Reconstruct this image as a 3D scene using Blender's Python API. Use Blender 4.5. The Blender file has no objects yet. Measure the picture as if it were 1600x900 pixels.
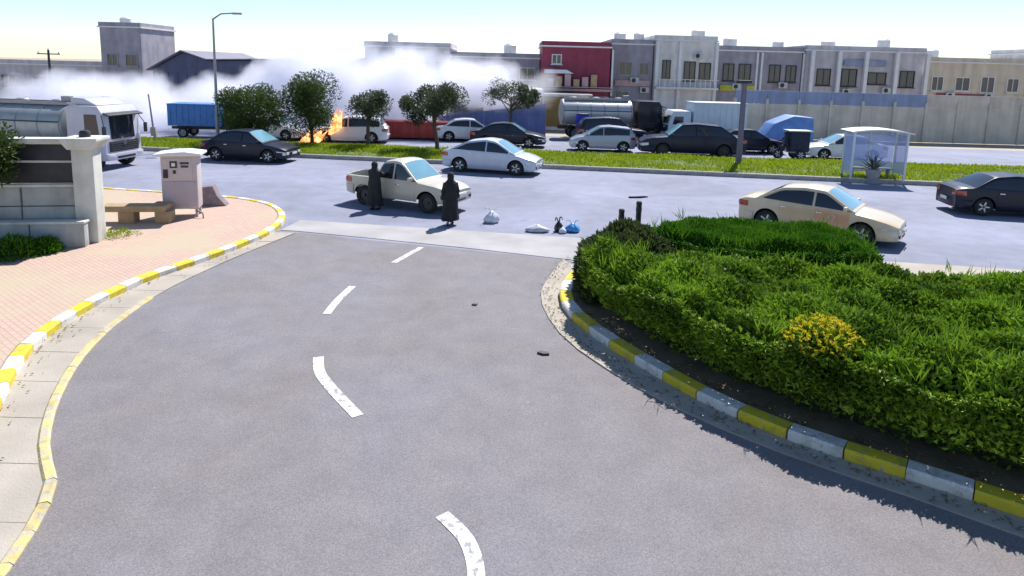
import bpy, bmesh, math, random
from mathutils import Vector, Matrix
random.seed(7)
R = math.radians
S = bpy.context.scene
COL = S.collection

# ------------------------------------------------------------------ camera
cam_d = bpy.data.cameras.new('camera')
cam = bpy.data.objects.new('camera', cam_d); COL.objects.link(cam)
cam_d.sensor_width = 36.0; cam_d.lens = 23.625; cam_d.shift_y = -0.1111
cam_d.clip_start = 0.1; cam_d.clip_end = 3000
CAM_H = 4.8
cam.location = (0, 0, CAM_H)
cam.rotation_mode = 'XYZ'
pitch = R(9)
cam.matrix_world = Matrix.Translation((0, 0, CAM_H)) @ Matrix.Rotation(R(90) - pitch, 4, 'X') @ Matrix.Rotation(R(1.5), 4, 'Z')
S.camera = cam

# ------------------------------------------------------------------ sky and sun
SUN_EL, SUN_AZ = 52.0, 24.0          # azimuth clockwise from +Y (away from the camera, towards the right)
w = bpy.data.worlds.new('World'); S.world = w; w.use_nodes = True
nt = w.node_tree; nt.nodes.clear()
sky = nt.nodes.new('ShaderNodeTexSky'); sky.sky_type = 'NISHITA'; sky.sun_disc = False
sky.sun_elevation = R(SUN_EL); sky.sun_rotation = R(SUN_AZ)
sky.air_density = 0.9; sky.dust_density = 0.1; sky.ozone_density = 3.0
bg = nt.nodes.new('ShaderNodeBackground'); bg.inputs['Strength'].default_value = 0.1
wo = nt.nodes.new('ShaderNodeOutputWorld')
nt.links.new(sky.outputs[0], bg.inputs[0]); nt.links.new(bg.outputs[0], wo.inputs[0])
sun_d = bpy.data.lights.new('sun', 'SUN'); sun_d.energy = 5.0; sun_d.angle = R(0.5); sun_d.color = (1.0, 0.955, 0.89)
sun = bpy.data.objects.new('sun', sun_d); COL.objects.link(sun)
sdir = Vector((math.sin(R(SUN_AZ)) * math.cos(R(SUN_EL)), math.cos(R(SUN_AZ)) * math.cos(R(SUN_EL)), math.sin(R(SUN_EL))))
sun.rotation_euler = sdir.to_track_quat('Z', 'Y').to_euler()
vs = S.view_settings
vs.view_transform = 'Standard'; vs.look = 'None'; vs.gamma = 1.0; vs.use_curve_mapping = False
vs.exposure = 0.62
S.cycles.volume_bounces = 8
S.cycles.volume_step_rate = 0.35
S.cycles.volume_max_steps = 256
S.cycles.max_bounces = 10

# ------------------------------------------------------------------ materials
MATS = {}
def pm(name, col, rough=0.65, var=0.12, scale=6.0, bump=0.0, bscale=None, metal=0.0, coat=0.0, spec=0.5, col2=None, detail=5, streak=0.0):
    """principled material whose colour wanders with object-space noise, with optional fine relief"""
    if name in MATS: return MATS[name]
    m = bpy.data.materials.new(name); m.use_nodes = True
    n = m.node_tree; b = n.nodes['Principled BSDF']
    tc = n.nodes.new('ShaderNodeTexCoord')
    nz = n.nodes.new('ShaderNodeTexNoise'); nz.inputs['Scale'].default_value = scale; nz.inputs['Detail'].default_value = detail
    n.links.new(tc.outputs['Object'], nz.inputs['Vector'])
    rp = n.nodes.new('ShaderNodeValToRGB')
    c1 = tuple(max(0, c * (1 - var)) for c in col[:3]) + (1,)
    c2 = tuple(min(1, c * (1 + var)) for c in (col2 or col)[:3]) + (1,)
    rp.color_ramp.elements[0].position = 0.3; rp.color_ramp.elements[0].color = c1
    rp.color_ramp.elements[1].position = 0.7; rp.color_ramp.elements[1].color = c2
    n.links.new(nz.outputs['Fac'], rp.inputs['Fac']); n.links.new(rp.outputs['Color'], b.inputs['Base Color'])
    if streak:
        mp = n.nodes.new('ShaderNodeMapping'); mp.inputs['Scale'].default_value = (1.6, 1.6, 0.16); n.links.new(tc.outputs['Object'], mp.inputs['Vector'])
        n3 = n.nodes.new('ShaderNodeTexNoise'); n3.inputs['Scale'].default_value = 1.3; n3.inputs['Detail'].default_value = 7; n.links.new(mp.outputs[0], n3.inputs['Vector'])
        r3 = n.nodes.new('ShaderNodeValToRGB'); e3 = r3.color_ramp.elements
        e3[0].position = 0.36; e3[0].color = (1 - streak, 1 - streak * 1.05, 1 - streak * 1.15, 1); e3[1].position = 0.6; e3[1].color = (1, 1, 1, 1); n.links.new(n3.outputs['Fac'], r3.inputs['Fac'])
        x3 = n.nodes.new('ShaderNodeMix'); x3.data_type = 'RGBA'; x3.blend_type = 'MULTIPLY'; x3.inputs['Factor'].default_value = 1.0
        n.links.new(rp.outputs['Color'], x3.inputs[6]); n.links.new(r3.outputs['Color'], x3.inputs[7]); n.links.new(x3.outputs[2], b.inputs['Base Color'])
    b.inputs['Roughness'].default_value = rough; b.inputs['Metallic'].default_value = metal
    b.inputs['Specular IOR Level'].default_value = spec
    if coat: b.inputs['Coat Weight'].default_value = coat; b.inputs['Coat Roughness'].default_value = 0.08
    if bump:
        n2 = n.nodes.new('ShaderNodeTexNoise'); n2.inputs['Scale'].default_value = bscale or scale * 8; n2.inputs['Detail'].default_value = 4
        n.links.new(tc.outputs['Object'], n2.inputs['Vector'])
        bp = n.nodes.new('ShaderNodeBump'); bp.inputs['Strength'].default_value = bump; bp.inputs['Distance'].default_value = 0.02
        n.links.new(n2.outputs['Fac'], bp.inputs['Height']); n.links.new(bp.outputs['Normal'], b.inputs['Normal'])
    MATS[name] = m
    return m

def worn(name, col, under, amt=0.42, scale=9.0, soil=(0.16, 0.13, 0.10)):
    """brushed-on paint, chipped down to the concrete and scuffed"""
    m = bpy.data.materials.new(name); m.use_nodes = True
    n = m.node_tree; L = n.links; b = n.nodes['Principled BSDF']; tc = n.nodes.new('ShaderNodeTexCoord')
    ge = n.nodes.new('ShaderNodeObjectInfo')
    of = n.nodes.new('ShaderNodeVectorMath'); of.operation = 'ADD'; L.new(tc.outputs['Object'], of.inputs[0])
    sc = n.nodes.new('ShaderNodeVectorMath'); sc.operation = 'SCALE'; sc.inputs['Scale'].default_value = 1.7; L.new(ge.outputs['Location'], sc.inputs[0]); L.new(sc.outputs[0], of.inputs[1])
    def mask(s_, lo, hi, det=6):
        z = n.nodes.new('ShaderNodeTexNoise'); z.inputs['Scale'].default_value = s_; z.inputs['Detail'].default_value = det; z.inputs['Roughness'].default_value = 0.65; L.new(of.outputs[0], z.inputs['Vector'])
        r = n.nodes.new('ShaderNodeMapRange'); r.inputs[1].default_value = lo; r.inputs[2].default_value = hi; L.new(z.outputs['Fac'], r.inputs[0]); return r.outputs[0]
    def mix(f, a, c):
        x = n.nodes.new('ShaderNodeMix'); x.data_type = 'RGBA'; L.new(f, x.inputs['Factor'])
        for i, q in ((6, a), (7, c)):
            if isinstance(q, tuple): x.inputs[i].default_value = q + (1,)
            else: L.new(q, x.inputs[i])
        return x.outputs[2]
    base = mix(mask(2.5, 0.3, 0.7), tuple(c * 0.82 for c in col), col)
    c1 = mix(mask(scale, 1 - amt, 1.06 - amt), base, under)
    c2 = mix(mask(3.3, 0.5, 0.85), c1, soil)
    L.new(c2, b.inputs['Base Color']); b.inputs['Roughness'].default_value = 0.8
    z = n.nodes.new('ShaderNodeTexNoise'); z.inputs['Scale'].default_value = 40; L.new(of.outputs[0], z.inputs['Vector'])
    bp = n.nodes.new('ShaderNodeBump'); bp.inputs['Strength'].default_value = 0.35; bp.inputs['Distance'].default_value = 0.015
    L.new(z.outputs['Fac'], bp.inputs['Height']); L.new(bp.outputs['Normal'], b.inputs['Normal'])
    return m
def paint(name, col, metal=0.0, rough=0.32):
    dark = max(col) < 0.06
    return pm(name, col, rough=rough, var=0.05, scale=3.0, metal=metal, coat=0.12 if dark else 0.6, spec=0.25 if dark else 0.5)

def glass_dark(name, col=(0.02, 0.025, 0.035), rough=0.06):
    return pm(name, col, rough=rough, var=0.1, scale=2.0, spec=0.8)

def asphalt(name, col, tint, patch=0.22):
    m = bpy.data.materials.new(name); m.use_nodes = True
    n = m.node_tree; L = n.links; b = n.nodes['Principled BSDF']
    tc = n.nodes.new('ShaderNodeTexCoord')
    def noise(sc, det=4, dist=0.0, rough=0.55):
        z = n.nodes.new('ShaderNodeTexNoise'); z.inputs['Scale'].default_value = sc; z.inputs['Detail'].default_value = det
        z.inputs['Distortion'].default_value = dist; z.inputs['Roughness'].default_value = rough
        L.new(tc.outputs['Object'], z.inputs['Vector']); return z.outputs['Fac']
    def ramp(src, p0, c0, p1, c1):
        r = n.nodes.new('ShaderNodeValToRGB'); e = r.color_ramp.elements
        e[0].position = p0; e[0].color = c0 + (1,); e[1].position = p1; e[1].color = c1 + (1,)
        L.new(src, r.inputs['Fac']); return r.outputs['Color']
    def mul(a, c, f=1.0):
        x = n.nodes.new('ShaderNodeMix'); x.data_type = 'RGBA'; x.blend_type = 'MULTIPLY'; x.inputs['Factor'].default_value = f
        L.new(a, x.inputs[6]); L.new(c, x.inputs[7]); return x.outputs[2]
    big = ramp(noise(0.22, 5, 0.6), 0.35, tuple(c * (1 - patch) for c in col), 0.66, tint)
    mid = ramp(noise(1.7, 6), 0.3, (0.88, 0.88, 0.89), 0.7, (1.06, 1.05, 1.04))
    fine = ramp(noise(55, 3, 0, 0.8), 0.36, (0.66, 0.66, 0.67), 0.66, (1.22, 1.22, 1.2))
    grit = n.nodes.new('ShaderNodeTexVoronoi'); grit.inputs['Scale'].default_value = 24; L.new(tc.outputs['Object'], grit.inputs['Vector'])
    gr = ramp(grit.outputs['Distance'], 0.05, (1.5, 1.5, 1.48), 0.2, (1, 1, 1))
    vor = n.nodes.new('ShaderNodeTexVoronoi'); vor.feature = 'DISTANCE_TO_EDGE'; vor.inputs['Scale'].default_value = 0.33
    wv = n.nodes.new('ShaderNodeTexNoise'); wv.inputs['Scale'].default_value = 2.2; wv.inputs['Detail'].default_value = 6
    L.new(tc.outputs['Object'], wv.inputs['Vector'])
    ad = n.nodes.new('ShaderNodeVectorMath'); ad.operation = 'ADD'
    scv = n.nodes.new('ShaderNodeVectorMath'); scv.operation = 'SCALE'; scv.inputs['Scale'].default_value = 0.9
    L.new(wv.outputs['Color'], scv.inputs[0]); L.new(tc.outputs['Object'], ad.inputs[0]); L.new(scv.outputs[0], ad.inputs[1])
    L.new(ad.outputs[0], vor.inputs['Vector'])
    ck = ramp(vor.outputs['Distance'], 0.0, (0.6, 0.6, 0.6), 0.006, (1, 1, 1))
    st_n = ramp(noise(0.75, 3, 1.2), 0.62, (1, 1, 1), 0.78, (0.80, 0.79, 0.78))
    c = mul(mul(mul(mul(mul(big, mid), fine, 0.9), gr, 0.6), ck, 0.22), st_n, 0.8)
    L.new(c, b.inputs['Base Color'])
    b.inputs['Roughness'].default_value = 0.88; b.inputs['Specular IOR Level'].default_value = 0.3
    bp = n.nodes.new('ShaderNodeBump'); bp.inputs['Strength'].default_value = 0.5; bp.inputs['Distance'].default_value = 0.012
    L.new(noise(70, 3, 0, 0.8), bp.inputs['Height']); L.new(bp.outputs['Normal'], b.inputs['Normal'])
    return m

def pavers(name):
    m = bpy.data.materials.new(name); m.use_nodes = True
    n = m.node_tree; L = n.links; b = n.nodes['Principled BSDF']
    tc = n.nodes.new('ShaderNodeTexCoord'); mp = n.nodes.new('ShaderNodeMapping'); mp.inputs['Rotation'].default_value = (0, 0, R(38))
    L.new(tc.outputs['Object'], mp.inputs['Vector'])
    br = n.nodes.new('ShaderNodeTexBrick'); br.inputs['Scale'].default_value = 1.0
    br.inputs['Brick Width'].default_value = 0.2; br.inputs['Row Height'].default_value = 0.1; br.inputs['Mortar Size'].default_value = 0.006
    br.inputs['Color1'].default_value = (0.50, 0.35, 0.285, 1); br.inputs['Color2'].default_value = (0.45, 0.32, 0.265, 1)
    br.inputs['Mortar'].default_value = (0.30, 0.23, 0.18, 1)
    L.new(mp.outputs[0], br.inputs['Vector'])
    nz = n.nodes.new('ShaderNodeTexNoise'); nz.inputs['Scale'].default_value = 0.5; nz.inputs['Detail'].default_value = 7
    L.new(tc.outputs['Object'], nz.inputs['Vector'])
    rp = n.nodes.new('ShaderNodeValToRGB'); e = rp.color_ramp.elements
    e[0].position = 0.42; e[0].color = (0, 0, 0, 1); e[1].position = 0.62; e[1].color = (1, 1, 1, 1)
    L.new(nz.outputs['Fac'], rp.inputs['Fac'])
    mx = n.nodes.new('ShaderNodeMix'); mx.data_type = 'RGBA'; mx.inputs[7].default_value = (0.43, 0.37, 0.26, 1)
    sc = n.nodes.new('ShaderNodeMath'); sc.operation = 'MULTIPLY'; sc.inputs[1].default_value = 0.7
    L.new(rp.outputs['Color'], sc.inputs[0]); L.new(sc.outputs[0], mx.inputs['Factor']); L.new(br.outputs['Color'], mx.inputs[6])
    L.new(mx.outputs[2], b.inputs['Base Color']); b.inputs['Roughness'].default_value = 0.9
    bp = n.nodes.new('ShaderNodeBump'); bp.inputs['Strength'].default_value = 0.4; bp.inputs['Distance'].default_value = 0.01; bp.invert = True
    L.new(br.outputs['Fac'], bp.inputs['Height']); L.new(bp.outputs['Normal'], b.inputs['Normal'])
    return m

M_ASPH = asphalt('access_asphalt', (0.236, 0.217, 0.221), (0.222, 0.217, 0.248), 0.12)
M_MAIN = asphalt('main_asphalt', (0.25, 0.265, 0.35), (0.29, 0.31, 0.415), 0.14)
M_PAV = pavers('brick_paving')
M_CONC = pm('pale_concrete', (0.36, 0.325, 0.28), 0.9, 0.16, 1.1, 0.35, 30, detail=8)
M_APRON = pm('apron_concrete', (0.335, 0.325, 0.335), 0.9, 0.14, 0.9, 0.3, 30, detail=8)
M_KY = worn('kerb_yellow_paint', (0.70, 0.55, 0.03), (0.36, 0.33, 0.28))
M_KW = worn('kerb_white_paint', (0.72, 0.70, 0.66), (0.40, 0.37, 0.33))
M_KG = pm('kerb_grey_concrete', (0.33, 0.32, 0.30), 0.85, 0.2, 5, 0.3, 40)
M_FADED = worn('faded_yellow_edge', (0.58, 0.48, 0.20), (0.42, 0.38, 0.31), 0.52, 6)
M_WLINE = worn('road_marking_white', (0.70, 0.70, 0.71), (0.26, 0.26, 0.28), 0.47, 11, (0.3, 0.3, 0.31))
M_SOIL = pm('dry_soil', (0.20, 0.145, 0.095), 0.95, 0.25, 2.5, 0.6, 25)
M_DIRT = pm('far_dusty_ground', (0.36, 0.31, 0.25), 0.95, 0.15, 0.2, 0.3, 8)
M_TURF = pm('turf_soil', (0.095, 0.125, 0.03), 0.95, 0.3, 1.5, 0.5, 20)
M_TYRE = pm('tyre_rubber', (0.018, 0.018, 0.02), 0.85, 0.2, 20)
M_RIM = pm('alloy_rim', (0.55, 0.56, 0.58), 0.35, 0.05, 5, metal=0.7)
M_DRIM = pm('dark_steel_rim', (0.06, 0.06, 0.065), 0.5, 0.1, 5, metal=0.4)
M_BLK = pm('black_plastic', (0.022, 0.022, 0.025), 0.5, 0.2, 8)
M_UNDER = pm('underbody_black', (0.012, 0.012, 0.013), 0.9, 0.2, 8)
M_GLASS = glass_dark('car_window_glass')
M_WIND = pm('windscreen_glass', (0.16, 0.33, 0.42), 0.05, 0.06, 2.0, spec=0.9, coat=0.5)
M_LAMP = pm('headlamp_lens', (0.62, 0.64, 0.66), 0.12, 0.15, 30, coat=0.8)
M_RED = pm('tail_lamp_red', (0.35, 0.015, 0.012), 0.2, 0.1, 20, coat=0.8)
M_CHROME = pm('bright_trim', (0.62, 0.63, 0.65), 0.2, 0.04, 5, metal=0.9)
M_PLATE = pm('number_plate_white', (0.7, 0.7, 0.68), 0.5, 0.05, 5)
M_BARK = pm('tree_bark', (0.10, 0.075, 0.055), 0.9, 0.3, 10, 0.6, 40)
M_STEEL = pm('galvanised_steel', (0.30, 0.30, 0.33), 0.5, 0.12, 4, metal=0.4)

# ------------------------------------------------------------------ mesh helpers
class MB:
    def __init__(s): s.v = []; s.f = []
    def add(s, vs, fs):
        o = len(s.v); s.v += [tuple(p) for p in vs]; s.f += [tuple(i + o for i in q) for q in fs]; return s
    def grid(s, rows, close=False):
        o = len(s.v); nc = len(rows[0])
        for r in rows: s.v += [tuple(p) for p in r]
        for i in range(len(rows) - 1):
            for j in range(nc if close else nc - 1):
                k = (j + 1) % nc
                s.f.append((o + i * nc + j, o + i * nc + k, o + (i + 1) * nc + k, o + (i + 1) * nc + j))
        return s
    def box(s, c, d, rz=0.0, bev=0.0, mat=None):
        bm = bmesh.new(); bmesh.ops.create_cube(bm, size=1.0)
        bmesh.ops.scale(bm, vec=d, verts=bm.verts)
        if bev > 0: bmesh.ops.bevel(bm, geom=list(bm.edges), offset=bev, segments=2, affect='EDGES', profile=0.6)
        T = Matrix.Translation(c) @ (mat or Matrix.Rotation(rz, 4, 'Z'))
        bm.verts.index_update()
        s.add([T @ v.co for v in bm.verts], [[v.index for v in f.verts] for f in bm.faces]); bm.free(); return s
    def tube(s, pts, rad, n=8, cap=True):
        rows = []
        up0 = Vector((0, 0, 1))
        for i, p in enumerate(pts):
            p = Vector(p); a = Vector(pts[max(0, i - 1)]); b = Vector(pts[min(len(pts) - 1, i + 1)])
            t = (b - a).normalized(); ref = up0 if abs(t.z) < 0.95 else Vector((1, 0, 0))
            u = t.cross(ref).normalized(); v = t.cross(u)
            r = rad[i] if isinstance(rad, (list, tuple)) else rad
            rows.append([p + (u * math.cos(2 * math.pi * k / n) + v * math.sin(2 * math.pi * k / n)) * r for k in range(n)])
        o = len(s.v); s.grid(rows, True)
        if cap:
            s.f.append(tuple(o + k for k in range(n))[::-1]); s.f.append(tuple(o + (len(rows) - 1) * n + k for k in range(n)))
        return s
    def lathe(s, prof, axis='Z', n=24, c=(0, 0, 0), sx=1.0, sy=1.0, close=False):
        rows = []
        for r, h in prof:
            row = []
            for k in range(n):
                a = 2 * math.pi * k / n; p, q = r * math.cos(a) * sx, r * math.sin(a) * sy
                row.append({'Z': (c[0] + p, c[1] + q, c[2] + h), 'Y': (c[0] + p, c[1] + h, c[2] + q), 'X': (c[0] + h, c[1] + p, c[2] + q)}[axis])
            rows.append(row)
        s.grid(rows, True); return s
    def prism(s, prof, y0, y1, bev=0.0):
        """closed (x,z) outline pulled from y0 to y1"""
        bm = bmesh.new()
        f = bm.faces.new([bm.verts.new((x, y0, z)) for x, z in prof])
        e = bmesh.ops.extrude_face_region(bm, geom=[f])
        for v in [g for g in e['geom'] if isinstance(g, bmesh.types.BMVert)]: v.co.y = y1
        bmesh.ops.recalc_face_normals(bm, faces=bm.faces)
        if bev: bmesh.ops.bevel(bm, geom=list(bm.edges), offset=bev, segments=2, affect='EDGES', profile=0.6)
        bm.verts.index_update()
        s.add([v.co for v in bm.verts], [[v.index for v in q.verts] for q in bm.faces]); bm.free(); return s
    def slab(s, poly, z0, z1):
        n = len(poly); o = len(s.v)
        s.v += [(x, y, z0) for x, y in poly] + [(x, y, z1) for x, y in poly]
        s.f.append(tuple(range(o + n, o + 2 * n)))
        for i in range(n): j = (i + 1) % n; s.f.append((o + i, o + j, o + n + j, o + n + i))
        return s
    def mesh(s, name, mat, ang=32.0, fix=True):
        me = bpy.data.meshes.new(name); me.from_pydata(s.v, [], s.f)
        if fix or ang:
            bm = bmesh.new(); bm.from_mesh(me)
            if fix: bmesh.ops.recalc_face_normals(bm, faces=bm.faces)
            if ang:
                for q in bm.faces: q.smooth = True
                for e in bm.edges:
                    if len(e.link_faces) == 2 and e.calc_face_angle(0) > R(ang): e.smooth = False
            bm.to_mesh(me); bm.free()
        me.materials.append(mat)
        return me
    def build(s, name, mat, parent=None, ang=32.0, fix=True, loc=None, rz=0.0):
        return link(name, s.mesh(name, mat, ang, fix), parent, loc, rz)

def link(name, me, parent=None, loc=None, rz=0.0):
    o = bpy.data.objects.new(name, me); COL.objects.link(o)
    if parent: o.parent = parent
    if loc: o.location = loc
    if rz: o.rotation_euler.z = rz
    return o

def thing(name, label, cat, loc=(0, 0, 0), rz=0.0, group=None):
    o = bpy.data.objects.new(name, None); COL.objects.link(o); o.empty_display_size = 0.3
    o.location = loc; o.rotation_euler.z = rz; o['label'] = label; o['category'] = cat
    if group: o['group'] = group
    return o
def tag(o, label, cat, group=None):
    o['label'] = label; o['category'] = cat
    if group: o['group'] = group
    return o
def struct(o, label=None):
    o['kind'] = 'structure'
    if label: o['label'] = label
    return o
def stuff(o, label=None):
    o['kind'] = 'stuff'
    if label: o['label'] = label
    return o
def smooth_path(pts, step=0.25):
    """Catmull-Rom through the points, resampled evenly"""
    P = [Vector((p[0], p[1])) for p in pts]; out = []
    for i in range(len(P) - 1):
        p0, p1, p2, p3 = P[max(0, i - 1)], P[i], P[i + 1], P[min(len(P) - 1, i + 2)]
        for k in range(16):
            t = k / 16
            out.append(0.5 * ((2 * p1) + (p2 - p0) * t + (2 * p0 - 5 * p1 + 4 * p2 - p3) * t * t + (3 * p1 - p0 - 3 * p2 + p3) * t ** 3))
    out.append(P[-1])
    res = [out[0]]; acc = 0.0
    for a, b in zip(out, out[1:]):
        d = (b - a).length; 
        while acc + d >= step and d > 1e-9:
            t = (step - acc) / d; a = a.lerp(b, t); res.append(a.copy()); d = (b - a).length; acc = 0.0
        acc += d
    return res
def offset_path(pts, d):
    o = []
    for i, p in enumerate(pts):
        t = (pts[min(i + 1, len(pts) - 1)] - pts[max(i - 1, 0)]).normalized()
        o.append(p + Vector((-t.y, t.x)) * d)
    return o
def strip(a, b, z0, z1=None):
    m = MB(); z1 = z0 if z1 is None else z1
    m.grid([[(p.x, p.y, z0), (q.x, q.y, z1)] for p, q in zip(a, b)]); return m
def interp(x, pts):
    if x <= pts[0][0]: return pts[0][1]
    for (a, va), (b, vb) in zip(pts, pts[1:]):
        if x <= b: return va + (vb - va) * (x - a) / (b - a) if b > a else vb
    return pts[-1][1]

# ================================================================== THE SETTING
near_edge = lambda x: 19.137 - 0.1559 * x   # main road, camera side
med_near = lambda x: 32.576 - 0.1260 * x   # median kerb facing the camera
med_far = lambda x: 38.104 - 0.0555 * x   
struct(MB().add([(-900, -60, -0.05), (900, -60, -0.05), (900, 1500, -0.05), (-900, 1500, -0.05)], [(0, 1, 2, 3)]).build('ground', M_DIRT), 'dusty ground reaching to the horizon')
XS = [-70 + 2 * i for i in range(76)]
m = MB(); m.grid([[(x, near_edge(x) - 5.5, 0.0), (x, med_near(x) + 0.1, 0.0)] for x in XS]); struct(m.build('main_road', M_MAIN), 'wide bluish asphalt main road crossing the view')
m = MB(); m.grid([[(x, med_far(x) - 0.1, 0.0), (x, med_far(x) + 10.5, 0.0)] for x in XS]); struct(m.build('far_carriageway', M_MAIN), 'second carriageway behind the grass median')

# access road between the two gutters
left_gut = smooth_path([(-4.38, -3.4), (-4.39, 1.79), (-4.52, 4.87), (-4.95, 6.7), (-5.66, 7.67), (-6.28, 8.77), (-6.83, 10.2), (-7.1, 11.53), (-7.19, 13.27), (-6.94, 15.08), (-6.55, 16.79), (-6.02, 18.76)])
right_gut = smooth_path([(9.12, 3.91), (6.92, 5.4), (5.68, 6.36), (4.59, 7.21), (3.72, 7.82), (2.76, 8.7), (2.04, 9.6), (1.24, 10.96), (0.86, 12.08), (0.67, 13.48), (0.79, 14.54), (1.37, 16.64)])
poly = [(p.x, p.y) for p in left_gut] + [(p.x, p.y) for p in reversed(right_gut)] + [(9.5, -4.0)]
struct(MB().add([(x, y, 0.006) for x, y in poly], [tuple(range(len(poly)))]).build('access_road', M_ASPH), 'grey asphalt access road curving towards the main road')
# pale concrete apron where the access road meets the main road
ap_lo = smooth_path([(-6.62, 18.85), (-6.02, 18.76), (-1.67, 17.59), (1.37, 16.64), (2.18, 16.52), (2.57, 17.1), (3.14, 17.77), (5.83, 17.77)], 0.5)
ap = MB(); rows = []
for p in ap_lo: rows.append([(p.x, p.y, 0.012), (p.x + 0.15, max(near_edge(p.x), p.y + 0.3), 0.010)])
ap.grid(rows); struct(ap.build('concrete_apron', M_APRON), 'pale concrete strip between access road and main road')
# paving to the right of the planted island
poly = [(5.83, 17.79), (8.6, 16.52), (8.68, 13.05), (28.77, 9.49), (57.46, 2.75), (57.5, 9.97), (28.8, 14.5)]
struct(MB().add([(x, y, 0.009) for x, y in poly], [tuple(range(len(poly)))]).build('side_pavement', M_CONC), 'pale concrete ground behind the planted island')

# ---- left: painted kerb, gutter, brick sidewalk
left_kerb = smooth_path([(-5.73, 2.75), (-6.05, 5.83), (-6.76, 7.95), (-7.56, 9.59), (-7.9, 10.45), (-8.06, 11.38), (-8.11, 12.27), (-8.04, 13.24), (-7.89, 14.18), (-7.56, 15.13), (-7.25, 16.12), (-6.98, 17.25), (-6.82, 18.46), (-7.01, 20.04), (-7.73, 21.43), (-8.8, 22.34), (-10.43, 22.92), (-15.22, 23.84), (-22.87, 25.09), (-32.45, 26.64), (-47.75, 29.03)], 0.5)
def kerb_run(root, path, width, height, mats, gap=0.012, z0=-0.03, lean=0.02, jitter=0.004):
    """individual kerb stones, each a child of the kerb"""
    for i, (a, b) in enumerate(zip(path, path[1:])):
        d = b - a; L = d.length
        if L < 0.1: continue
        t = d.normalized(); nrm = Vector((-t.y, t.x))
        hw = width / 2; L2 = L / 2 - gap / 2
        pr = [(-hw, z0), (-hw, height - 0.03), (-hw + 0.03, height), (hw - 0.03 - lean, height), (hw - lean, height - 0.03), (hw, z0)]
        vs = []
        for s in (-L2, L2): vs += [(s, y, z) for y, z in pr]
        n = len(pr)
        fs = [(k, (k + 1) % n, n + (k + 1) % n, n + k) for k in range(n)] + [tuple(range(n))[::-1], tuple(range(n, 2 * n))]
        mid = (a + b) / 2
        o = MB().add(vs, fs).build('kerb_stone', mats(i), root, ang=0, loc=(mid.x, mid.y, random.uniform(-jitter, jitter)), rz=math.atan2(t.y, t.x))
def setroot(name, label):
    o = bpy.data.objects.new(name, None); COL.objects.link(o); o['kind'] = 'structure'; o['label'] = label; return o
k1 = setroot('sidewalk_kerb', 'yellow and white painted kerb along the brick sidewalk')
kerb_run(k1, left_kerb, 0.24, 0.16, lambda i: (M_KY if i % 2 else M_KW) if i < 62 else M_KG)
# gutter between asphalt and kerb
NG = 60
def resample(path, n):
    d = [0.0]
    for a, b in zip(path, path[1:]): d.append(d[-1] + (b - a).length)
    out = []
    for k in range(n):
        t = d[-1] * k / (n - 1); i = 0
        while i < len(d) - 2 and d[i + 1] < t: i += 1
        out.append(path[i].lerp(path[i + 1], (t - d[i]) / max(1e-9, d[i + 1] - d[i])))
    return out
g1 = setroot('sidewalk_gutter', 'pale concrete gutter between asphalt and painted kerb')
def at_y(path, y):
    for p, q in zip(path, path[1:]):
        if (p.y - y) * (q.y - y) <= 0 and p.y != q.y: return p.lerp(q, (y - p.y) / (q.y - p.y))
    return min(path, key=lambda p: abs(p.y - y))
lk_in = offset_path(left_kerb, -0.10)[:42]
ys_ = [2.2 + 1.02 * k for k in range(17)]
for y0, y1 in zip(ys_, ys_[1:]):
    n4 = 4; pa = [at_y(left_gut, y0 + (y1 - y0 - 0.012) * k / n4) for k in range(n4 + 1)]; pb_ = [at_y(lk_in, y0 + (y1 - y0 - 0.012) * k / n4) for k in range(n4 + 1)]
    MB().slab([(p.x, p.y) for p in pa] + [(p.x, p.y) for p in reversed(pb_)], -0.03, 0.03 + random.uniform(-0.003, 0.003)).build('gutter_slab', M_CONC, g1, ang=0)
# faded yellow edging on the lower part of the gutter
fe = [p for p in left_gut if 3.6 < p.y < 13.2]
fe = resample(fe, 22)
e1 = setroot('edge_kerb', 'faded yellow edging stones along the asphalt on the left')
kerb_run(e1, offset_path(fe, 0.06), 0.16, 0.055, lambda i: M_FADED, gap=0.006)
# brick sidewalk slab
lk_out = offset_path(left_kerb, 0.11)
poly = [(p.x, p.y) for p in lk_out] + [(-60, 24), (-60, -6), (-6.2, -6)]
struct(MB().slab(poly, -0.04, 0.135).build('sidewalk', M_PAV, ang=0), 'sunlit pinkish brick sidewalk on the left')

# ---- right: painted kerb and planted island
right_kerb = smooth_path([(10.08, 4.29), (7.31, 5.93), (5.97, 6.8), (4.77, 7.66), (3.92, 8.27), (3.08, 9.16), (2.37, 10.27), (1.7, 11.53), (1.26, 12.78), (1.24, 13.93), (1.62, 15.22), (2.28, 16.18), (3.14, 16.95), (4.2, 17.29), (6.02, 17.1), (8.03, 16.71), (8.6, 16.14), (8.59, 14.5), (8.39, 13.15), (10.11, 12.28), (15.37, 11.03), (24.94, 9.11)], 0.68)
k2 = setroot('island_kerb', 'yellow and white painted kerb around the planted island')
kerb_run(k2, right_kerb, 0.26, 0.17, lambda i: (M_KY if i % 2 else M_KW), lean=-0.02)
rk = [p for p in offset_path(right_kerb, 0.10)]
g2 = setroot('island_gutter', 'pale concrete gutter strip round the planted island')
ga = resample(right_gut, 44); gb = resample([p for p in rk if p.y < 15.6 and p.x < 11 and p.y < 17][:int(len(rk))], 44)
last = next(i for i, p in enumerate(rk) if p.y > 15.8); gb = resample(rk[:last], 44)
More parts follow.
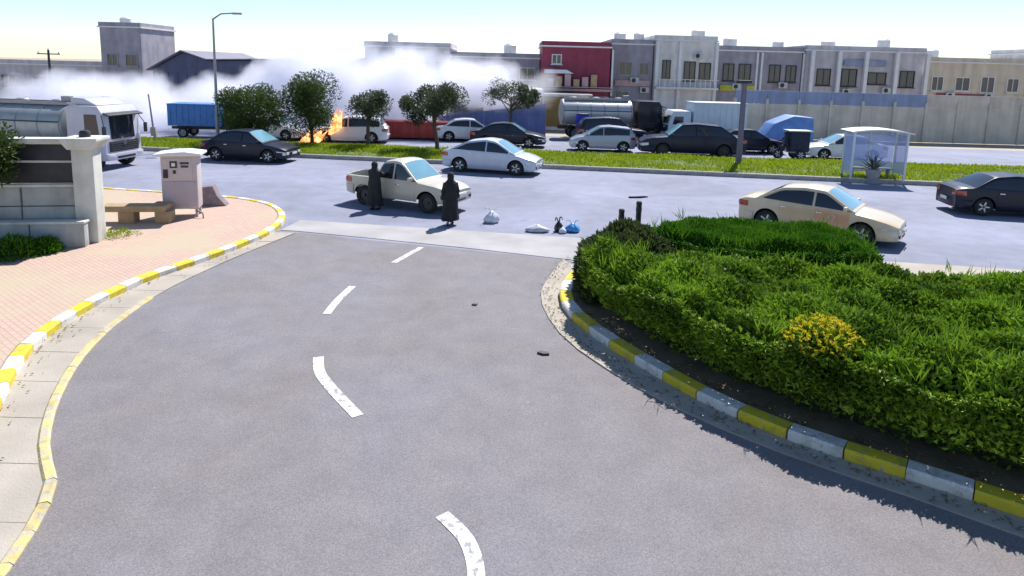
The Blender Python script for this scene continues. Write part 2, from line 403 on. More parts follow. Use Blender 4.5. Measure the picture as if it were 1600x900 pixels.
for i in range(0, 43, 2):
    j = min(i + 2, 43); a0, a1, b0, b1 = ga[i], ga[j], gb[i], gb[j]
    ta = (a1 - a0).normalized() * 0.006; tb = (b1 - b0).normalized() * 0.006
    MB().slab([(a0.x + ta.x, a0.y + ta.y), (b0.x + tb.x, b0.y + tb.y), (b1.x - tb.x, b1.y - tb.y), (a1.x - ta.x, a1.y - ta.y)], -0.03, 0.028 + random.uniform(-0.003, 0.003)).build('gutter_slab', M_CONC, g2, ang=0)
ri = offset_path(right_kerb, -0.11)
island = [(p.x, p.y) for p in ri] + [(26, 3.4)]
struct(MB().slab(island, -0.04, 0.12).build('island_soil', M_SOIL, ang=0), 'bare soil of the planted island')

# ---- median
mx = [Vector((x * 1.0, med_near(x))) for x in range(-62, 66)]
k3 = setroot('median_kerb', 'grey kerb along the grass median facing the main road')
kerb_run(k3, mx, 0.2, 0.2, lambda i: M_KG, lean=-0.02)
k4 = setroot('median_back_kerb', 'grey kerb on the far side of the grass median')
kerb_run(k4, [Vector((x * 2.0, med_far(x * 2.0))) for x in range(-31, 33)], 0.2, 0.16, lambda i: M_KG)
m = MB(); m.grid([[(x, med_near(x) + 0.09, 0.16), (x, (med_near(x) + med_far(x)) / 2, 0.24), (x, med_far(x) - 0.09, 0.14)] for x in XS])
struct(m.build('median_strip', M_TURF), 'raised median strip under the grass')

# ---- road markings
def dash(name, pts, wd, lab, z=0.013, mat=M_WLINE):
    p = smooth_path(pts, 0.12)
    a, b = offset_path(p, wd / 2), offset_path(p, -wd / 2)
    o = strip(a, b, z).build(name, mat, ang=0, fix=False); struct(o, lab)
dash('lane_marking', [(-2.36, 17.39), (-2.61, 16.62), (-2.87, 15.81)], 0.15, 'white lane dash nearest the concrete apron')
dash('lane_marking', [(-3.41, 14.07), (-3.5, 13.15), (-3.51, 12.33)], 0.16, 'second white lane dash from the concrete apron')
dash('lane_marking', [(-3.11, 10.46), (-2.94, 9.93), (-2.58, 9.35), (-2.01, 8.58)], 0.17, 'long curved white lane dash in the middle of the access road')
dash('lane_marking', [(-0.66, 6.6), (-0.37, 6.22), (-0.24, 5.74), (-0.26, 5.16)], 0.17, 'curved white lane dash closest to the camera')

# ================================================================== VEGETATION
def leaf_mat(name, c1, c2, rough=0.6, trans=0.35):
    m = bpy.data.materials.new(name); m.use_nodes = True
    n = m.node_tree; L = n.links; b = n.nodes['Principled BSDF']
    at = n.nodes.new('ShaderNodeAttribute'); at.attribute_name = 'tint'
    rp = n.nodes.new('ShaderNodeValToRGB'); e = rp.color_ramp.elements
    e[0].position = 0.05; e[0].color = tuple(c1) + (1,); e[1].position = 0.95; e[1].color = tuple(c2) + (1,)
    L.new(at.outputs['Fac'], rp.inputs['Fac']); L.new(rp.outputs['Color'], b.inputs['Base Color'])
    b.inputs['Roughness'].default_value = rough; b.inputs['Specular IOR Level'].default_value = 0.35
    tr = n.nodes.new('ShaderNodeBsdfTranslucent'); L.new(rp.outputs['Color'], tr.inputs['Color'])
    mx = n.nodes.new('ShaderNodeMixShader'); mx.inputs[0].default_value = trans
    L.new(b.outputs[0], mx.inputs[1]); L.new(tr.outputs[0], mx.inputs[2])
    L.new(mx.outputs[0], n.nodes['Material Output'].inputs['Surface'])
    return m
M_LEAF = leaf_mat('tree_leaf', (0.03, 0.06, 0.012), (0.095, 0.15, 0.03))
M_LEAF2 = leaf_mat('grey_green_leaf', (0.035, 0.055, 0.028), (0.10, 0.13, 0.06))
M_HEDGE = leaf_mat('hedge_leaf', (0.045, 0.10, 0.004), (0.30, 0.47, 0.03), trans=0.22)
M_HEDGE2 = leaf_mat('hedge_back_leaf', (0.03, 0.11, 0.004), (0.10, 0.24, 0.01), trans=0.3)
M_SHRUB = leaf_mat('shrub_leaf', (0.025, 0.045, 0.012), (0.09, 0.12, 0.035))
M_GRASS = leaf_mat('grass_blade', (0.15, 0.26, 0.008), (0.36, 0.43, 0.015), trans=0.4)
M_FLOW = leaf_mat('yellow_flower', (0.58, 0.45, 0.01), (0.80, 0.70, 0.05), trans=0.3)
M_CORE = pm('hedge_light_block_core', (0.022, 0.032, 0.012), 0.95, 0.4, 9)  # near-black colour of the core added inside hedges to block light

class Leaves:
    def __init__(s): s.v = []; s.f = []; s.t = []
    def leaf(s, p, d, L, W, tint, nrm=None):
        """a leaf: kite of two triangles folded along its rib"""
        d = d.normalized(); r = Vector((random.gauss(0, 1), random.gauss(0, 1), random.gauss(0, 1)))
        u = d.cross(nrm or r)
        if u.length < 1e-4: u = d.orthogonal()
        u.normalize(); n2 = u.cross(d) * (W * 0.35)
        o = len(s.v); mid = p + d * (L * 0.45)
        s.v += [tuple(p), tuple(mid + u * W * 0.5 + n2), tuple(p + d * L), tuple(mid - u * W * 0.5 + n2)]
        s.f += [(o, o + 1, o + 2), (o, o + 2, o + 3)]; s.t += [tint] * 2
    def build(s, name, mat, parent=None):
        me = bpy.data.meshes.new(name); me.from_pydata(s.v, [], s.f); me.materials.append(mat)
        a = me.attributes.new('tint', 'FLOAT', 'FACE'); a.data.foreach_set('value', s.t)
        return link(name, me, parent)
def rdir(up=0.0):
    v = Vector((random.gauss(0, 1), random.gauss(0, 1), random.gauss(0, 1) + up)); return v.normalized()

def tree(name, label, x, y, h, rx, rz, trunk_h, mat, n=5200, clumps=16, lean=0.0, group='trees on the grass median', leaf=0.13):
    t = thing(name, label, 'tree', (x, y, 0.15), 0, group)
    tk = MB(); top = Vector((lean, 0, trunk_h + rz * 0.9))
    tk.tube([(0, 0, -0.1), (lean * 0.25, 0.02, trunk_h * 0.5), (lean * 0.6, -0.02, trunk_h), tuple(top)], [0.13, 0.105, 0.09, 0.03], 8)
    lv = Leaves(); cz = trunk_h + rz * 0.95
    cents = []
    for k in range(clumps):
        a = random.uniform(0, 6.283); rr = math.sqrt(random.random()) * 0.82; hz = random.uniform(-0.62, 0.72)
        f = math.sqrt(max(0.05, 1 - hz * hz))
        c = Vector((lean + math.cos(a) * rr * rx * f, math.sin(a) * rr * rx * f, cz + hz * rz))
        cents.append((c, random.uniform(0.18, 0.46) * min(rx, rz), random.uniform(-0.3, 0.3)))
        if k < 9:
            b0 = Vector((lean * 0.6, 0, trunk_h * random.uniform(0.8, 1.15)))
            tk.tube([tuple(b0), tuple(b0.lerp(c, 0.5) + Vector((0, 0, 0.08))), tuple(c)], [0.05, 0.03, 0.012], 5)
    for k in range(n):
        c, r, td = cents[k % clumps]
        d = rdir(0.15); p = c + d * r * (random.random() ** 0.4) * Vector((1.15, 1.15, 0.95)).length / 1.75 * 1.5
        lv.leaf(p, (d + rdir() * 0.9), leaf * random.uniform(0.7, 1.3), leaf * 0.55, min(1, max(0, 0.5 + td + random.uniform(-0.3, 0.3))))
    tk.build('trunk', M_BARK, t); lv.build('crown', mat, t)
    return t
tree('median_tree', 'broad dark green tree beside the blue truck', -14.78, 37.81, 3.2, 2.15, 1.35, 0.55, M_LEAF, 11000, 24)
tree('median_tree', 'taller bushy tree just left of the flames', -11.42, 38, 3.7, 1.6, 1.5, 0.75, M_LEAF, 10000, 20)
tree('median_tree', 'small round tree standing in front of the white smoke', -8.21, 37.91, 3.3, 1.1, 0.85, 1.5, M_LEAF2, 4200, 14)
tree('median_tree', 'olive green tree with bare trunk behind the silver sedan', -4.1, 36.64, 3.5, 1.95, 1.05, 1.5, M_LEAF2, 9000, 18, lean=-0.35)
tree('roadside_tree', 'dark tree half lost in smoke beside the blue fence', -0.18, 45.41, 3.9, 2.0, 0.95, 1.9, M_LEAF2, 5000, 18, group='trees beyond the far carriageway')

# ---- hedges
def inside(p, poly):
    c = False; j = len(poly) - 1
    for i in range(len(poly)):
        if (poly[i][1] > p[1]) != (poly[j][1] > p[1]) and p[0] < (poly[j][0] - poly[i][0]) * (p[1] - poly[i][1]) / (poly[j][1] - poly[i][1]) + poly[i][0]: c = not c
        j = i
    return c
def edge_dist(p, poly):
    best = 1e9; q = Vector(p)
    for i in range(len(poly)):
        a = Vector(poly[i]); b = Vector(poly[(i + 1) % len(poly)]); ab = b - a
        t = max(0, min(1, (q - a).dot(ab) / max(1e-9, ab.length_squared))); best = min(best, (q - a - ab * t).length)
    return best
def lump(x, y, s=1.0): return math.sin(x * 2.1 * s + 1.3) * math.cos(y * 1.7 * s) * 0.5 + math.sin(x * 4.7 * s + y * 3.9 * s) * 0.3 + math.sin(y * 6.3 * s - x * 2.2) * 0.2
def hedge(name, label, poly, h, mat, ntop, nside, blade=(0.22, 0.028), core_in=0.16, lumpiness=0.12, recess=0.0, sprays=0, bushy=0.5):
    t = thing(name, label, 'hedge', (0, 0, 0), 0)
    xs = [p[0] for p in poly]; ys = [p[1] for p in poly]
    # opaque dark core added inside to block light, a bumpy height field
    st = 0.16; nx = int((max(xs) - min(xs)) / st) + 2; ny = int((max(ys) - min(ys)) / st) + 2
    hf = lambda x, y: (h + lumpiness * lump(x, y)) 
    cm = MB(); idx = {}
    for i in range(nx):
        for j in range(ny):
            p = (min(xs) + i * st, min(ys) + j * st)
            if inside(p, poly) and edge_dist(p, poly) > core_in * 0.6 + recess * 0.75:
                d = edge_dist(p, poly); idx[i, j] = len(cm.v); cm.v.append((p[0], p[1], 0.12 + (hf(*p) - 0.28) * min(1, (max(0.12, d - recess) / 0.35)) ** 0.5))
    for (i, j) in list(idx):
        q = [(i, j), (i + 1, j), (i + 1, j + 1), (i, j + 1)]
        if all(k in idx for k in q): cm.f.append(tuple(idx[k] for k in q))
    # skirt down to the soil
    from collections import Counter
    ec = Counter()
    for f in cm.f:
        for a, b in zip(f, f[1:] + f[:1]): ec[frozenset((a, b))] += 1
    low = {}
    for f in list(cm.f):
        for a, b in zip(f, f[1:] + f[:1]):
            if ec[frozenset((a, b))] == 1:
                for k in (a, b):
                    if k not in low: low[k] = len(cm.v); cm.v.append((cm.v[k][0], cm.v[k][1], 0.0))
                cm.f.append((a, b, low[b], low[a]))
    cm.build('stems_or_core', M_CORE, t, ang=60)  # the added light-blocking core, not separate stems
    lv = Leaves(); n = 0
    while n < ntop:
        p = (random.uniform(min(xs), max(xs)), random.uniform(min(ys), max(ys)))
        if not inside(p, poly): continue
        d = edge_dist(p, poly); z = 0.12 + hf(*p) * min(1, 0.55 + d * 1.4)
        dep = random.random() ** 2 * 0.3
        tint = 0.48 + 0.45 * lump(p[0] * 1.1 + 3, p[1] * 1.0) + random.uniform(-0.32, 0.32)
        L = blade[0] * random.uniform(0.6, 1.35)
        lv.leaf(Vector((p[0], p[1], z - dep - L * 0.3)), Vector((random.gauss(0, bushy), random.gauss(0, bushy), 1)), L, blade[1] * random.uniform(0.7, 1.4), min(1, max(0, tint)))
        n += 1
    per = []; tot = 0
    for i in range(len(poly)):
        a, b = Vector(poly[i]), Vector(poly[(i + 1) % len(poly)]); per.append((tot, a, b)); tot += (b - a).length
    area = sum(poly[i][0] * poly[(i + 1) % len(poly)][1] - poly[(i + 1) % len(poly)][0] * poly[i][1] for i in range(len(poly)))
    sg = 1 if area > 0 else -1
    for k in range(nside):
        s = random.uniform(0, tot)
        o, a, b = [q for q in per if q[0] <= s][-1]
        tdir = (b - a).normalized(); out = Vector((tdir.y, -tdir.x)) * sg
        p = a + tdir * (s - o); zz = 0.14 + (random.random() ** (0.5 if recess else 0.8)) * (hf(p.x, p.y) * 0.82)
        bulge = 0.10 * math.sin(math.pi * min(1, zz / h)) + 0.06 * lump(s * 0.9, zz * 2) - random.random() * 0.16 - recess * max(0, 1 - zz / (h * 0.7)) ** 0.8
        q = p + out * bulge
        L = blade[0] * random.uniform(0.5, 1.1)
        lv.leaf(Vector((q.x, q.y, zz)), Vector((out.x * 0.8 + random.gauss(0, 0.6), out.y * 0.8 + random.gauss(0, 0.6), random.uniform(-0.2, 1.0))), L, blade[1] * random.uniform(0.8, 1.5), min(1, max(0, 0.4 + 0.3 * lump(s, zz * 2) + random.uniform(-0.3, 0.3))))
    n = 0
    while n < sprays:
        p = (random.uniform(min(xs), max(xs)), random.uniform(min(ys), max(ys)))
        if not inside(p, poly): continue
        n += 1
        if lump(p[0] * 1.3, p[1] * 1.1) < -0.1: continue
        for k in range(5):
            lv.leaf(Vector((p[0] + random.gauss(0, 0.03), p[1] + random.gauss(0, 0.03), hf(*p) - 0.02)), Vector((random.gauss(0, 0.45), random.gauss(0, 0.45), 1)), random.uniform(0.2, 0.42), 0.022, random.uniform(0.6, 1.0))
    lv.build('foliage', mat, t)
    return t
fh = [(1.61, 13.44), (1.45, 12.76), (1.83, 11.58), (2.48, 10.34), (3.17, 9.28), (3.99, 8.38), (4.85, 7.72), (6.05, 6.89), (7.5, 6.03), (11.04, 5.64), (11.73, 10.26), (9.44, 11.8), (7.24, 12.09), (5.42, 12.28), (3.72, 12.86)]
hedge('front_hedge', 'long green hedge with spiky blades along the painted island kerb', fh, 1.24, M_HEDGE, 95000, 34000, (0.115, 0.048), lumpiness=0.24, recess=0.6, sprays=520, bushy=1.0)
bh = [(3.23, 14.89), (3.33, 15.85), (4.48, 16.57), (6.4, 16.57), (7.83, 16.14), (8.26, 15.36), (8.01, 14.21), (6.96, 13.83), (4.85, 13.83)]
hedge('back_hedge', 'darker trimmed hedge beside the beige taxi', bh, 1.12, M_HEDGE2, 30000, 14000, (0.11, 0.035), lumpiness=0.08, recess=0.15, sprays=120)
sh = [(1.61, 12.96), (1.55, 14.02), (1.94, 15.17), (2.66, 15.75), (3.23, 15.46), (3.41, 13.73), (2.55, 13.05)]
hedge('leafy_shrub', 'loose dark leafy shrub at the rounded tip of the island', sh, 1.1, M_SHRUB, 9000, 7500, (0.17, 0.06), lumpiness=0.22)
# flowering clump
def clump(name, label, cat, x, y, z, rx, rz, n, mat, L, W, flowers=None, nf=0):
    t = thing(name, label, cat, (x, y, z))
    lv = Leaves()
    for k in range(n):
        d = rdir(0.6); p = Vector((d.x * rx, d.y * rx, abs(d.z) * rz)) * random.uniform(0.4, 1.0)
        lv.leaf(p, d + rdir() * 0.6 + Vector((0, 0, 0.4)), L * random.uniform(0.7, 1.3), W, random.random())
    lv.build('foliage', mat, t)
    st = MB()
    for k in range(7):
        a = random.uniform(0, 6.28); st.tube([(0.02 * math.cos(a), 0.02 * math.sin(a), -0.25), (math.cos(a) * rx * 0.5, math.sin(a) * rx * 0.5, rz * 0.7)], [0.014, 0.006], 4)
    st.build('stems_or_core', M_BARK, t)
    if flowers:
        lf = Leaves()
        for k in range(nf):
            d = rdir(0.9); p = Vector((d.x * rx, d.y * rx, abs(d.z) * rz)) * random.uniform(0.9, 1.12)
            for q in range(5):
                lf.leaf(p, rdir(0.5), 0.035, 0.03, random.random())
        lf.build('blossom', flowers, t)
    return t
clump('flowering_shrub', 'yellow flowering shrub in the near side of the hedge', 'shrub', 4.3, 8.75, 1.15, 0.5, 0.36, 700, M_HEDGE, 0.1, 0.045, M_FLOW, 420)
tree('corner_tree', 'dark bushy little tree in front of the concrete wall', -12.75, 15.6, 3.2, 0.85, 0.75, 1.5, M_LEAF, 5500, 16, group='trees by the sidewalk', leaf=0.11)
for i, (x, y, rx, rz, lab) in enumerate([(-11.61, 15.17, 0.55, 0.45, 'low green plant in front of the concrete wall by the left edge'), (-11.18, 15.61, 0.35, 0.3, 'low green plant at the foot of the concrete wall'), (-12.29, 14.5, 0.6, 0.4, 'low spreading plant at the left edge of the sidewalk')]):
    clump('low_plant', lab, 'plant', x, y, 0.14, rx, rz, 1300, M_HEDGE2, 0.13, 0.04)
clump('weed_tuft', 'yellow green weeds beside the concrete pillar and bench', 'weeds', -10.36, 17.29, 0.14, 0.5, 0.12, 350, M_GRASS, 0.1, 0.02)

# ---- grass on the median
lv = Leaves(); n = 0
while n < 60000:
    x = random.uniform(-42, 36); y0, y1 = med_near(x) + 0.14, med_far(x) - 0.14
    y = random.uniform(y0, y1); f = (y - y0) / (y1 - y0); z = 0.15 + 0.09 * math.sin(math.pi * f) - 0.01
    patch = lump(x * 0.35, y * 0.6)
    if patch < -0.35 and random.random() < 0.75: n += 1; continue
    lv.leaf(Vector((x, y, z)), Vector((random.gauss(0, 0.5), random.gauss(0, 0.5), 1)), random.uniform(0.09, 0.2) * (1 + 0.4 * patch), 0.05, min(1, max(0, 0.55 + 0.4 * patch + random.uniform(-0.25, 0.25)))); n += 1
stuff(lv.build('grass', M_GRASS), 'bright green grass growing on the median')

# ================================================================== VEHICLES
def wheel_mesh(r, wd, rim_mat, spokes=5):
    key = ('wheel', round(r, 3), round(wd, 3), rim_mat.name, spokes)
    if key in MATS: return MATS[key]
    ty = MB(); h = wd / 2
    ty.lathe([(r * 0.66, -h), (r * 0.90, -h), (r * 0.98, -h * 0.75), (r, -h * 0.3), (r, h * 0.3), (r * 0.98, h * 0.75), (r * 0.90, h), (r * 0.66, h), (r * 0.66, -h)], 'Y', 28)
    rm = MB(); rm.lathe([(r * 0.67, -h * 0.92), (r * 0.60, -h * 0.85), (r * 0.58, -h * 0.3), (0.0, -h * 0.3)], 'Y', 24)
    rm.lathe([(r * 0.17, -h * 0.35), (r * 0.15, -h * 0.86), (0.0, -h * 0.9)], 'Y', 12)
    sp = MB()
    for k in range(spokes):
        a = 2 * math.pi * k / spokes
        sp.box((math.cos(a) * r * 0.36, -h * 0.72, math.sin(a) * r * 0.36), (r * 0.52, h * 0.28, r * 0.17), bev=0.008, mat=Matrix.Rotation(-a, 4, 'Y'))
    res = (ty.mesh('tyre', M_TYRE), rm.mesh('rim', M_DRIM if spokes else rim_mat), sp.mesh('spokes', rim_mat) if spokes else None)
    MATS[key] = res; return res
def wheel(root, x, y, r, wd, rim_mat, spokes=5):
    e = bpy.data.objects.new('wheel', None); COL.objects.link(e); e.parent = root; e.location = (x, y, r)
    if y > 0: e.rotation_euler.z = math.pi
    e.empty_display_size = 0.1
    a, b, c = wheel_mesh(r, wd, rim_mat, spokes)
    link('tyre', a, e); link('rim', b, e)
    if c: link('spokes', c, e)

def car(name, label, loc, yaw, body_mat, L=4.5, W=1.76, r=0.32, wf=1.32, wr=-1.35, belt=None, cab=None, zr=1.45, wb_in=0.955, roof_in=0.70,
        doors=((-0.95, -0.02), (0.02, 1.0)), door_mats=None, bed=None, pillars=(0.0,), glass_x=None, sill=0.2, rim=M_RIM, spokes=5, group='vehicles on and beside the road',
        lamp=M_LAMP, bump_mat=None, cat='car', wind=M_WIND, stations=56, rear_glass=True, hi=True):
    t = thing(name, label, cat, loc, R(yaw), group); hl = L / 2
    sm = lambda fn, x, wdt: sum(fn(x + k * wdt / 3) for k in range(-3, 4)) / 7
    zb = lambda x: sm(lambda u: interp(u, belt), x, 0.12)
    ztr = lambda x: sm(lambda u: interp(u, cab), x, 0.10)
    xw0, xw1, xr1, xr0 = cab[-1][0], cab[-2][0], cab[1][0], cab[0][0]
    def wd(x):
        a = max(0, abs(x) - 0.62 * hl) / (0.38 * hl); return W / 2 * (1 - 0.17 * a ** 2.6)
    def prof(q): return 0.935 + 0.065 * math.sin(math.pi * min(1, max(0, q)) ** 0.8 * 0.98) if q < 0.62 else 0.935 + 0.065 * math.sin(math.pi * 0.62 ** 0.8 * 0.98) + (0.955 - 0.99) * ((q - 0.62) / 0.38) ** 1.5
    def side(x, z): return wd(x) * prof((z - sill) / max(0.05, zb(x) - sill))
    Ra = r + 0.065
    def zlow(x):
        z = sill + 0.05 * (max(0, abs(x) - 0.8 * hl) / (0.2 * hl))
        for c in (wf, wr):
            if abs(x - c) < Ra: z = max(z, r + math.sqrt(max(0, Ra * Ra - (x - c) ** 2)))
        return min(z, zb(x) - 0.08)
    st = [-hl + L * i / stations for i in range(stations + 1)]
    for c in (wf, wr):
        for k in range(13): st.append(c + Ra * math.cos(math.pi * k / 12) * 0.999)
        st += [c - Ra - 0.004, c + Ra + 0.004]
    if bed: st += [bed[0] - 0.004, bed[0] + 0.004, bed[1] - 0.004, bed[1] + 0.004]
    st = sorted(st); rows = []
    for x in st:
        a, b = zlow(x), zb(x); half = []
        for k in range(9):
            z = a + (b - a) * k / 8; half.append((side(x, z), z))
        wt = half[-1][0]
        if bed and bed[0] < x < bed[1]: half += [(wt * 0.965, b + 0.012), (wt - 0.085, b + 0.012), (wt - 0.09, b - bed[2]), (0, b - bed[2])]
        else: half += [(wt * 0.965, b + 0.012), (wt * 0.88, b + 0.03), (wt * 0.5, b + 0.05), (0, b + 0.055)]
        rows.append([(x, y, z) for y, z in half] + [(x, -y, z) for y, z in half[-2::-1]])
    bm = MB(); bm.grid(rows); nc = len(rows[0])
    bm.f.append(tuple(range(nc))); bm.f.append(tuple(range((len(rows) - 1) * nc, len(rows) * nc))[::-1])
    bm.build('body', body_mat, t, ang=38)
    MB().box((0, 0, (sill + 0.02 + 0.62) / 2), (L * 0.93, W - 0.56, 0.6 - sill), bev=0.04).build('underbody', M_UNDER, t)
    # cabin
    def ycab(x, z):
        q = min(1.0, max(0, (z - zb(x)) / max(0.1, zr - zb(x)))); return wd(min(max(x, xr0), xw0)) * (wb_in - (wb_in - roof_in) * q ** 1.25)
    N = 44; rows = []
    for i in range(N + 1):
        x = xr0 + (xw0 - xr0) * i / N; b = zb(x) - 0.02; z1 = max(ztr(x), b + 0.01); half = []
        for k in range(7): z = b + (z1 - b) * k / 6; half.append((ycab(x, z), z))
        ye = half[-1][0]
        cr = 0.04 * min(1, (z1 - b) / 0.25)
        for k in (0.93, 0.8, 0.5, 0.0): half.append((ye * k, z1 + cr * (1 - k * k) + 0.004))
        rows.append([(x, y, z) for y, z in half] + [(x, -y, z) for y, z in half[-2::-1]])
    cm = MB(); cm.grid(rows); nc = len(rows[0]); cm.f.append(tuple(range(nc))); cm.f.append(tuple(range(N * nc, (N + 1) * nc))[::-1])
    cm.build('cabin', body_mat, t, ang=40)
    def patch(fn, nu, nv, thick=0.012):
        rr = [[fn(i / nu, j / nv) for j in range(nv + 1)] for i in range(nu + 1)]
        m = MB(); m.grid([[p for p, n in q] for q in rr])
        ring = [rr[i][0] for i in range(nu + 1)] + [rr[nu][j] for j in range(1, nv + 1)] + [rr[i][nv] for i in range(nu - 1, -1, -1)] + [rr[0][j] for j in range(nv - 1, 0, -1)]
        k = len(ring); o = len(m.v)
        m.v += [tuple(p) for p, n in ring] + [tuple(Vector(p) - n * thick) for p, n in ring]
        for i in range(k): j = (i + 1) % k; m.f.append((o + i, o + j, o + k + j, o + k + i))
        return m
    # side windows
    gx = glass_x or (xr0 + 0.28, xw0 - 0.10)
    cuts = [gx[0]] + list(pillars) + [gx[1]]
    for sg in (-1, 1):
        for a, b in zip(cuts, cuts[1:]):
            a2 = a + (0.035 if a != gx[0] else 0); b2 = b - (0.035 if b != gx[1] else 0)
            def fn(u, v):
                x = a2 + (b2 - a2) * u; lo = zb(x) + 0.035; hi_ = max(lo + 0.012, min(ztr(x) - 0.075, zr - 0.085)); z = lo + (hi_ - lo) * v
                return Vector((x, sg * (ycab(x, z) + 0.007), z)), Vector((0, sg, 0.25))
            patch(fn, 10, 4).build('side_window', M_GLASS, t, ang=30)
    # windscreen and rear window
    def slope_patch(x0, x1, matl, nm):
        def fn(u, v):
            x = x0 + (x1 - x0) * u; z1 = ztr(x); ye = ycab(x, z1) - 0.06; y = ye * (2 * v - 1)
            dz = (ztr(x + 0.02) - ztr(x - 0.02)) / 0.04; nn = Vector((-dz, 0, 1)).normalized()
            cr = 0.04 * min(1, (z1 - zb(x) + 0.02) / 0.25)
            return Vector((x, y, z1 + cr * (1 - (y / (ye + 0.06)) ** 2) + 0.004)) + nn * 0.008, nn
        patch(fn, 8, 8).build(nm, matl, t, ang=30)
    slope_patch(xw1 + 0.03, xw0 - 0.09, wind, 'windscreen')
    if rear_glass: slope_patch(xr1 - 0.03, xr0 + 0.10, M_GLASS, 'rear_window')
    # doors and handles
    dm = door_mats or [body_mat] * len(doors)
    for sg in (-1, 1):
        for (a, b), mt in zip(doors, dm):
            def fn(u, v):
                x = a + (b - a) * u; z0 = sill + 0.07
                for c in (wf, wr):
                    if abs(x - c) < Ra + 0.03: z0 = max(z0, r + math.sqrt(max(0, (Ra + 0.03) ** 2 - (x - c) ** 2)))
                z = z0 + (zb(x) - 0.015 - z0) * v
                return Vector((x, sg * (side(x, z) + 0.009), z)), Vector((0, sg, 0))
            d = patch(fn, 8, 7).build('door', mt, t, ang=30)
            hx = a + 0.14 if b - a > 0.5 else (a + b) / 2
            MB().box((hx, sg * (side(hx, zb(hx) - 0.12) + 0.022), zb(hx) - 0.12), (0.17, 0.03, 0.035), bev=0.008).build('door_handle', M_CHROME if hi else body_mat, d)
    # ends
    zf = zb(hl - 0.12); zq = zb(-hl + 0.12); wfnt = wd(hl)
    def band(x_sign, z0, z1, proud, mt, nm, span=1.0, back=0.5):
        rows = []; n = 16
        pts = []
        for k in range(n + 1):
            u = -1 + 2 * k / n; y = u * wfnt * span
            pts.append((x_sign * (hl + proud - 0.10 * abs(u) ** 3), y))
        if span >= 1.0:
            ext = [(x_sign * (hl - back * s), 1) for s in (0.35, 0.7, 1.0)]
            pts = [(x, -(wd(x) + proud * 0.4)) for x, _ in reversed(ext)] + pts + [(x, wd(x) + proud * 0.4) for x, _ in ext]
        zs = [z0 - 0.01, z0 + 0.02, (z0 + z1) / 2, z1 - 0.02, z1 + 0.01]; ins = [0.06, 0.012, 0, 0.012, 0.06]
        for z, i_ in zip(zs, ins): rows.append([(x - x_sign * i_, y * (1 - i_ * 0.3), z) for x, y in pts])
        m = MB(); m.grid(rows); m.build(nm, mt, t, ang=35)
    bmx = bump_mat or body_mat
    fb = hl - (wf + Ra) - 0.04; rb = hl + (wr - Ra) - 0.04
    band(1, sill + 0.03, sill + 0.34, 0.05, bmx, 'front_bumper', back=max(0.1, fb))
    band(-1, sill + 0.05, sill + 0.36, 0.05, bmx, 'rear_bumper', back=max(0.1, rb))
    band(1, sill + 0.07, sill + 0.17, 0.068, M_BLK, 'air_intake', span=0.62)
    band(1, zf - 0.25, zf - 0.10, 0.02, M_BLK, 'grille', span=0.5)
    MB().box((hl + 0.075, 0, sill + 0.26), (0.015, 0.46, 0.11), bev=0.004).build('number_plate', M_PLATE, t)
    MB().box((-hl - 0.075, 0, sill + 0.3), (0.015, 0.46, 0.11), bev=0.004).build('number_plate', M_PLATE, t)
    for sg in (-1, 1):
        def lampfn(x0, x1, z0, z1):
            def fn(u, v):
                x = x0 + (x1 - x0) * u; z = z0 + (z1 - z0) * v - (0.05 * u if x0 > 0 else 0)
                return Vector((x, sg * (side(x, min(z, zb(x))) + 0.012), z)), Vector((0, sg, 0))
            return fn
        # headlamp wraps round the corner
        hm = patch(lampfn(hl - 0.42, hl - 0.02, zf - 0.22, zf - 0.07), 8, 4, 0.05)
        yo = sg * side(hl - 0.02, zf - 0.15)
        hm.box((hl - 0.02, yo * 0.80, zf - 0.185), (0.10, abs(yo) * 0.36, 0.13), bev=0.02)
        hm.build('headlamp', lamp, t)
        tm = patch(lampfn(-hl + 0.02, -hl + 0.30, zq - 0.22, zq - 0.05), 6, 4, 0.05)
        yo = sg * side(-hl + 0.02, zq - 0.15)
        tm.box((-hl + 0.01, yo * 0.82, zq - 0.14), (0.08, abs(yo) * 0.34, 0.15), bev=0.02)
        tm.build('tail_lamp', M_RED, t)
        mx_ = gx[1] - 0.14; ym = ycab(mx_, zb(mx_) + 0.06)
        mm = MB(); mm.box((mx_, sg * (ym + 0.13), zb(mx_) + 0.11), (0.10, 0.2, 0.14), bev=0.035); mm.box((mx_, sg * (ym + 0.03), zb(mx_) + 0.06), (0.05, 0.1, 0.04))
        mm.build('mirror', body_mat, t)
        if hi:
            fm = MB().box((hl - 0.03, sg * wfnt * 0.82, sill + 0.17), (0.14, 0.14, 0.10), bev=0.02); fm.build('fog_lamp', M_BLK, t)
        for c in (wf, wr): wheel(t, c, sg * (W / 2 - 0.115), r, 0.2, rim, spokes)
    return t

SEDAN_BELT = [(-2.25, 0.84), (-2.1, 0.95), (-1.6, 0.98), (-0.9, 0.955), (0.4, 0.92), (1.05, 0.89), (1.6, 0.81), (2.05, 0.70), (2.25, 0.60)]
SEDAN_CAB = [(-1.75, 0.96), (-0.98, 1.38), (-0.3, 1.45), (0.28, 1.42), (1.12, 0.92)]
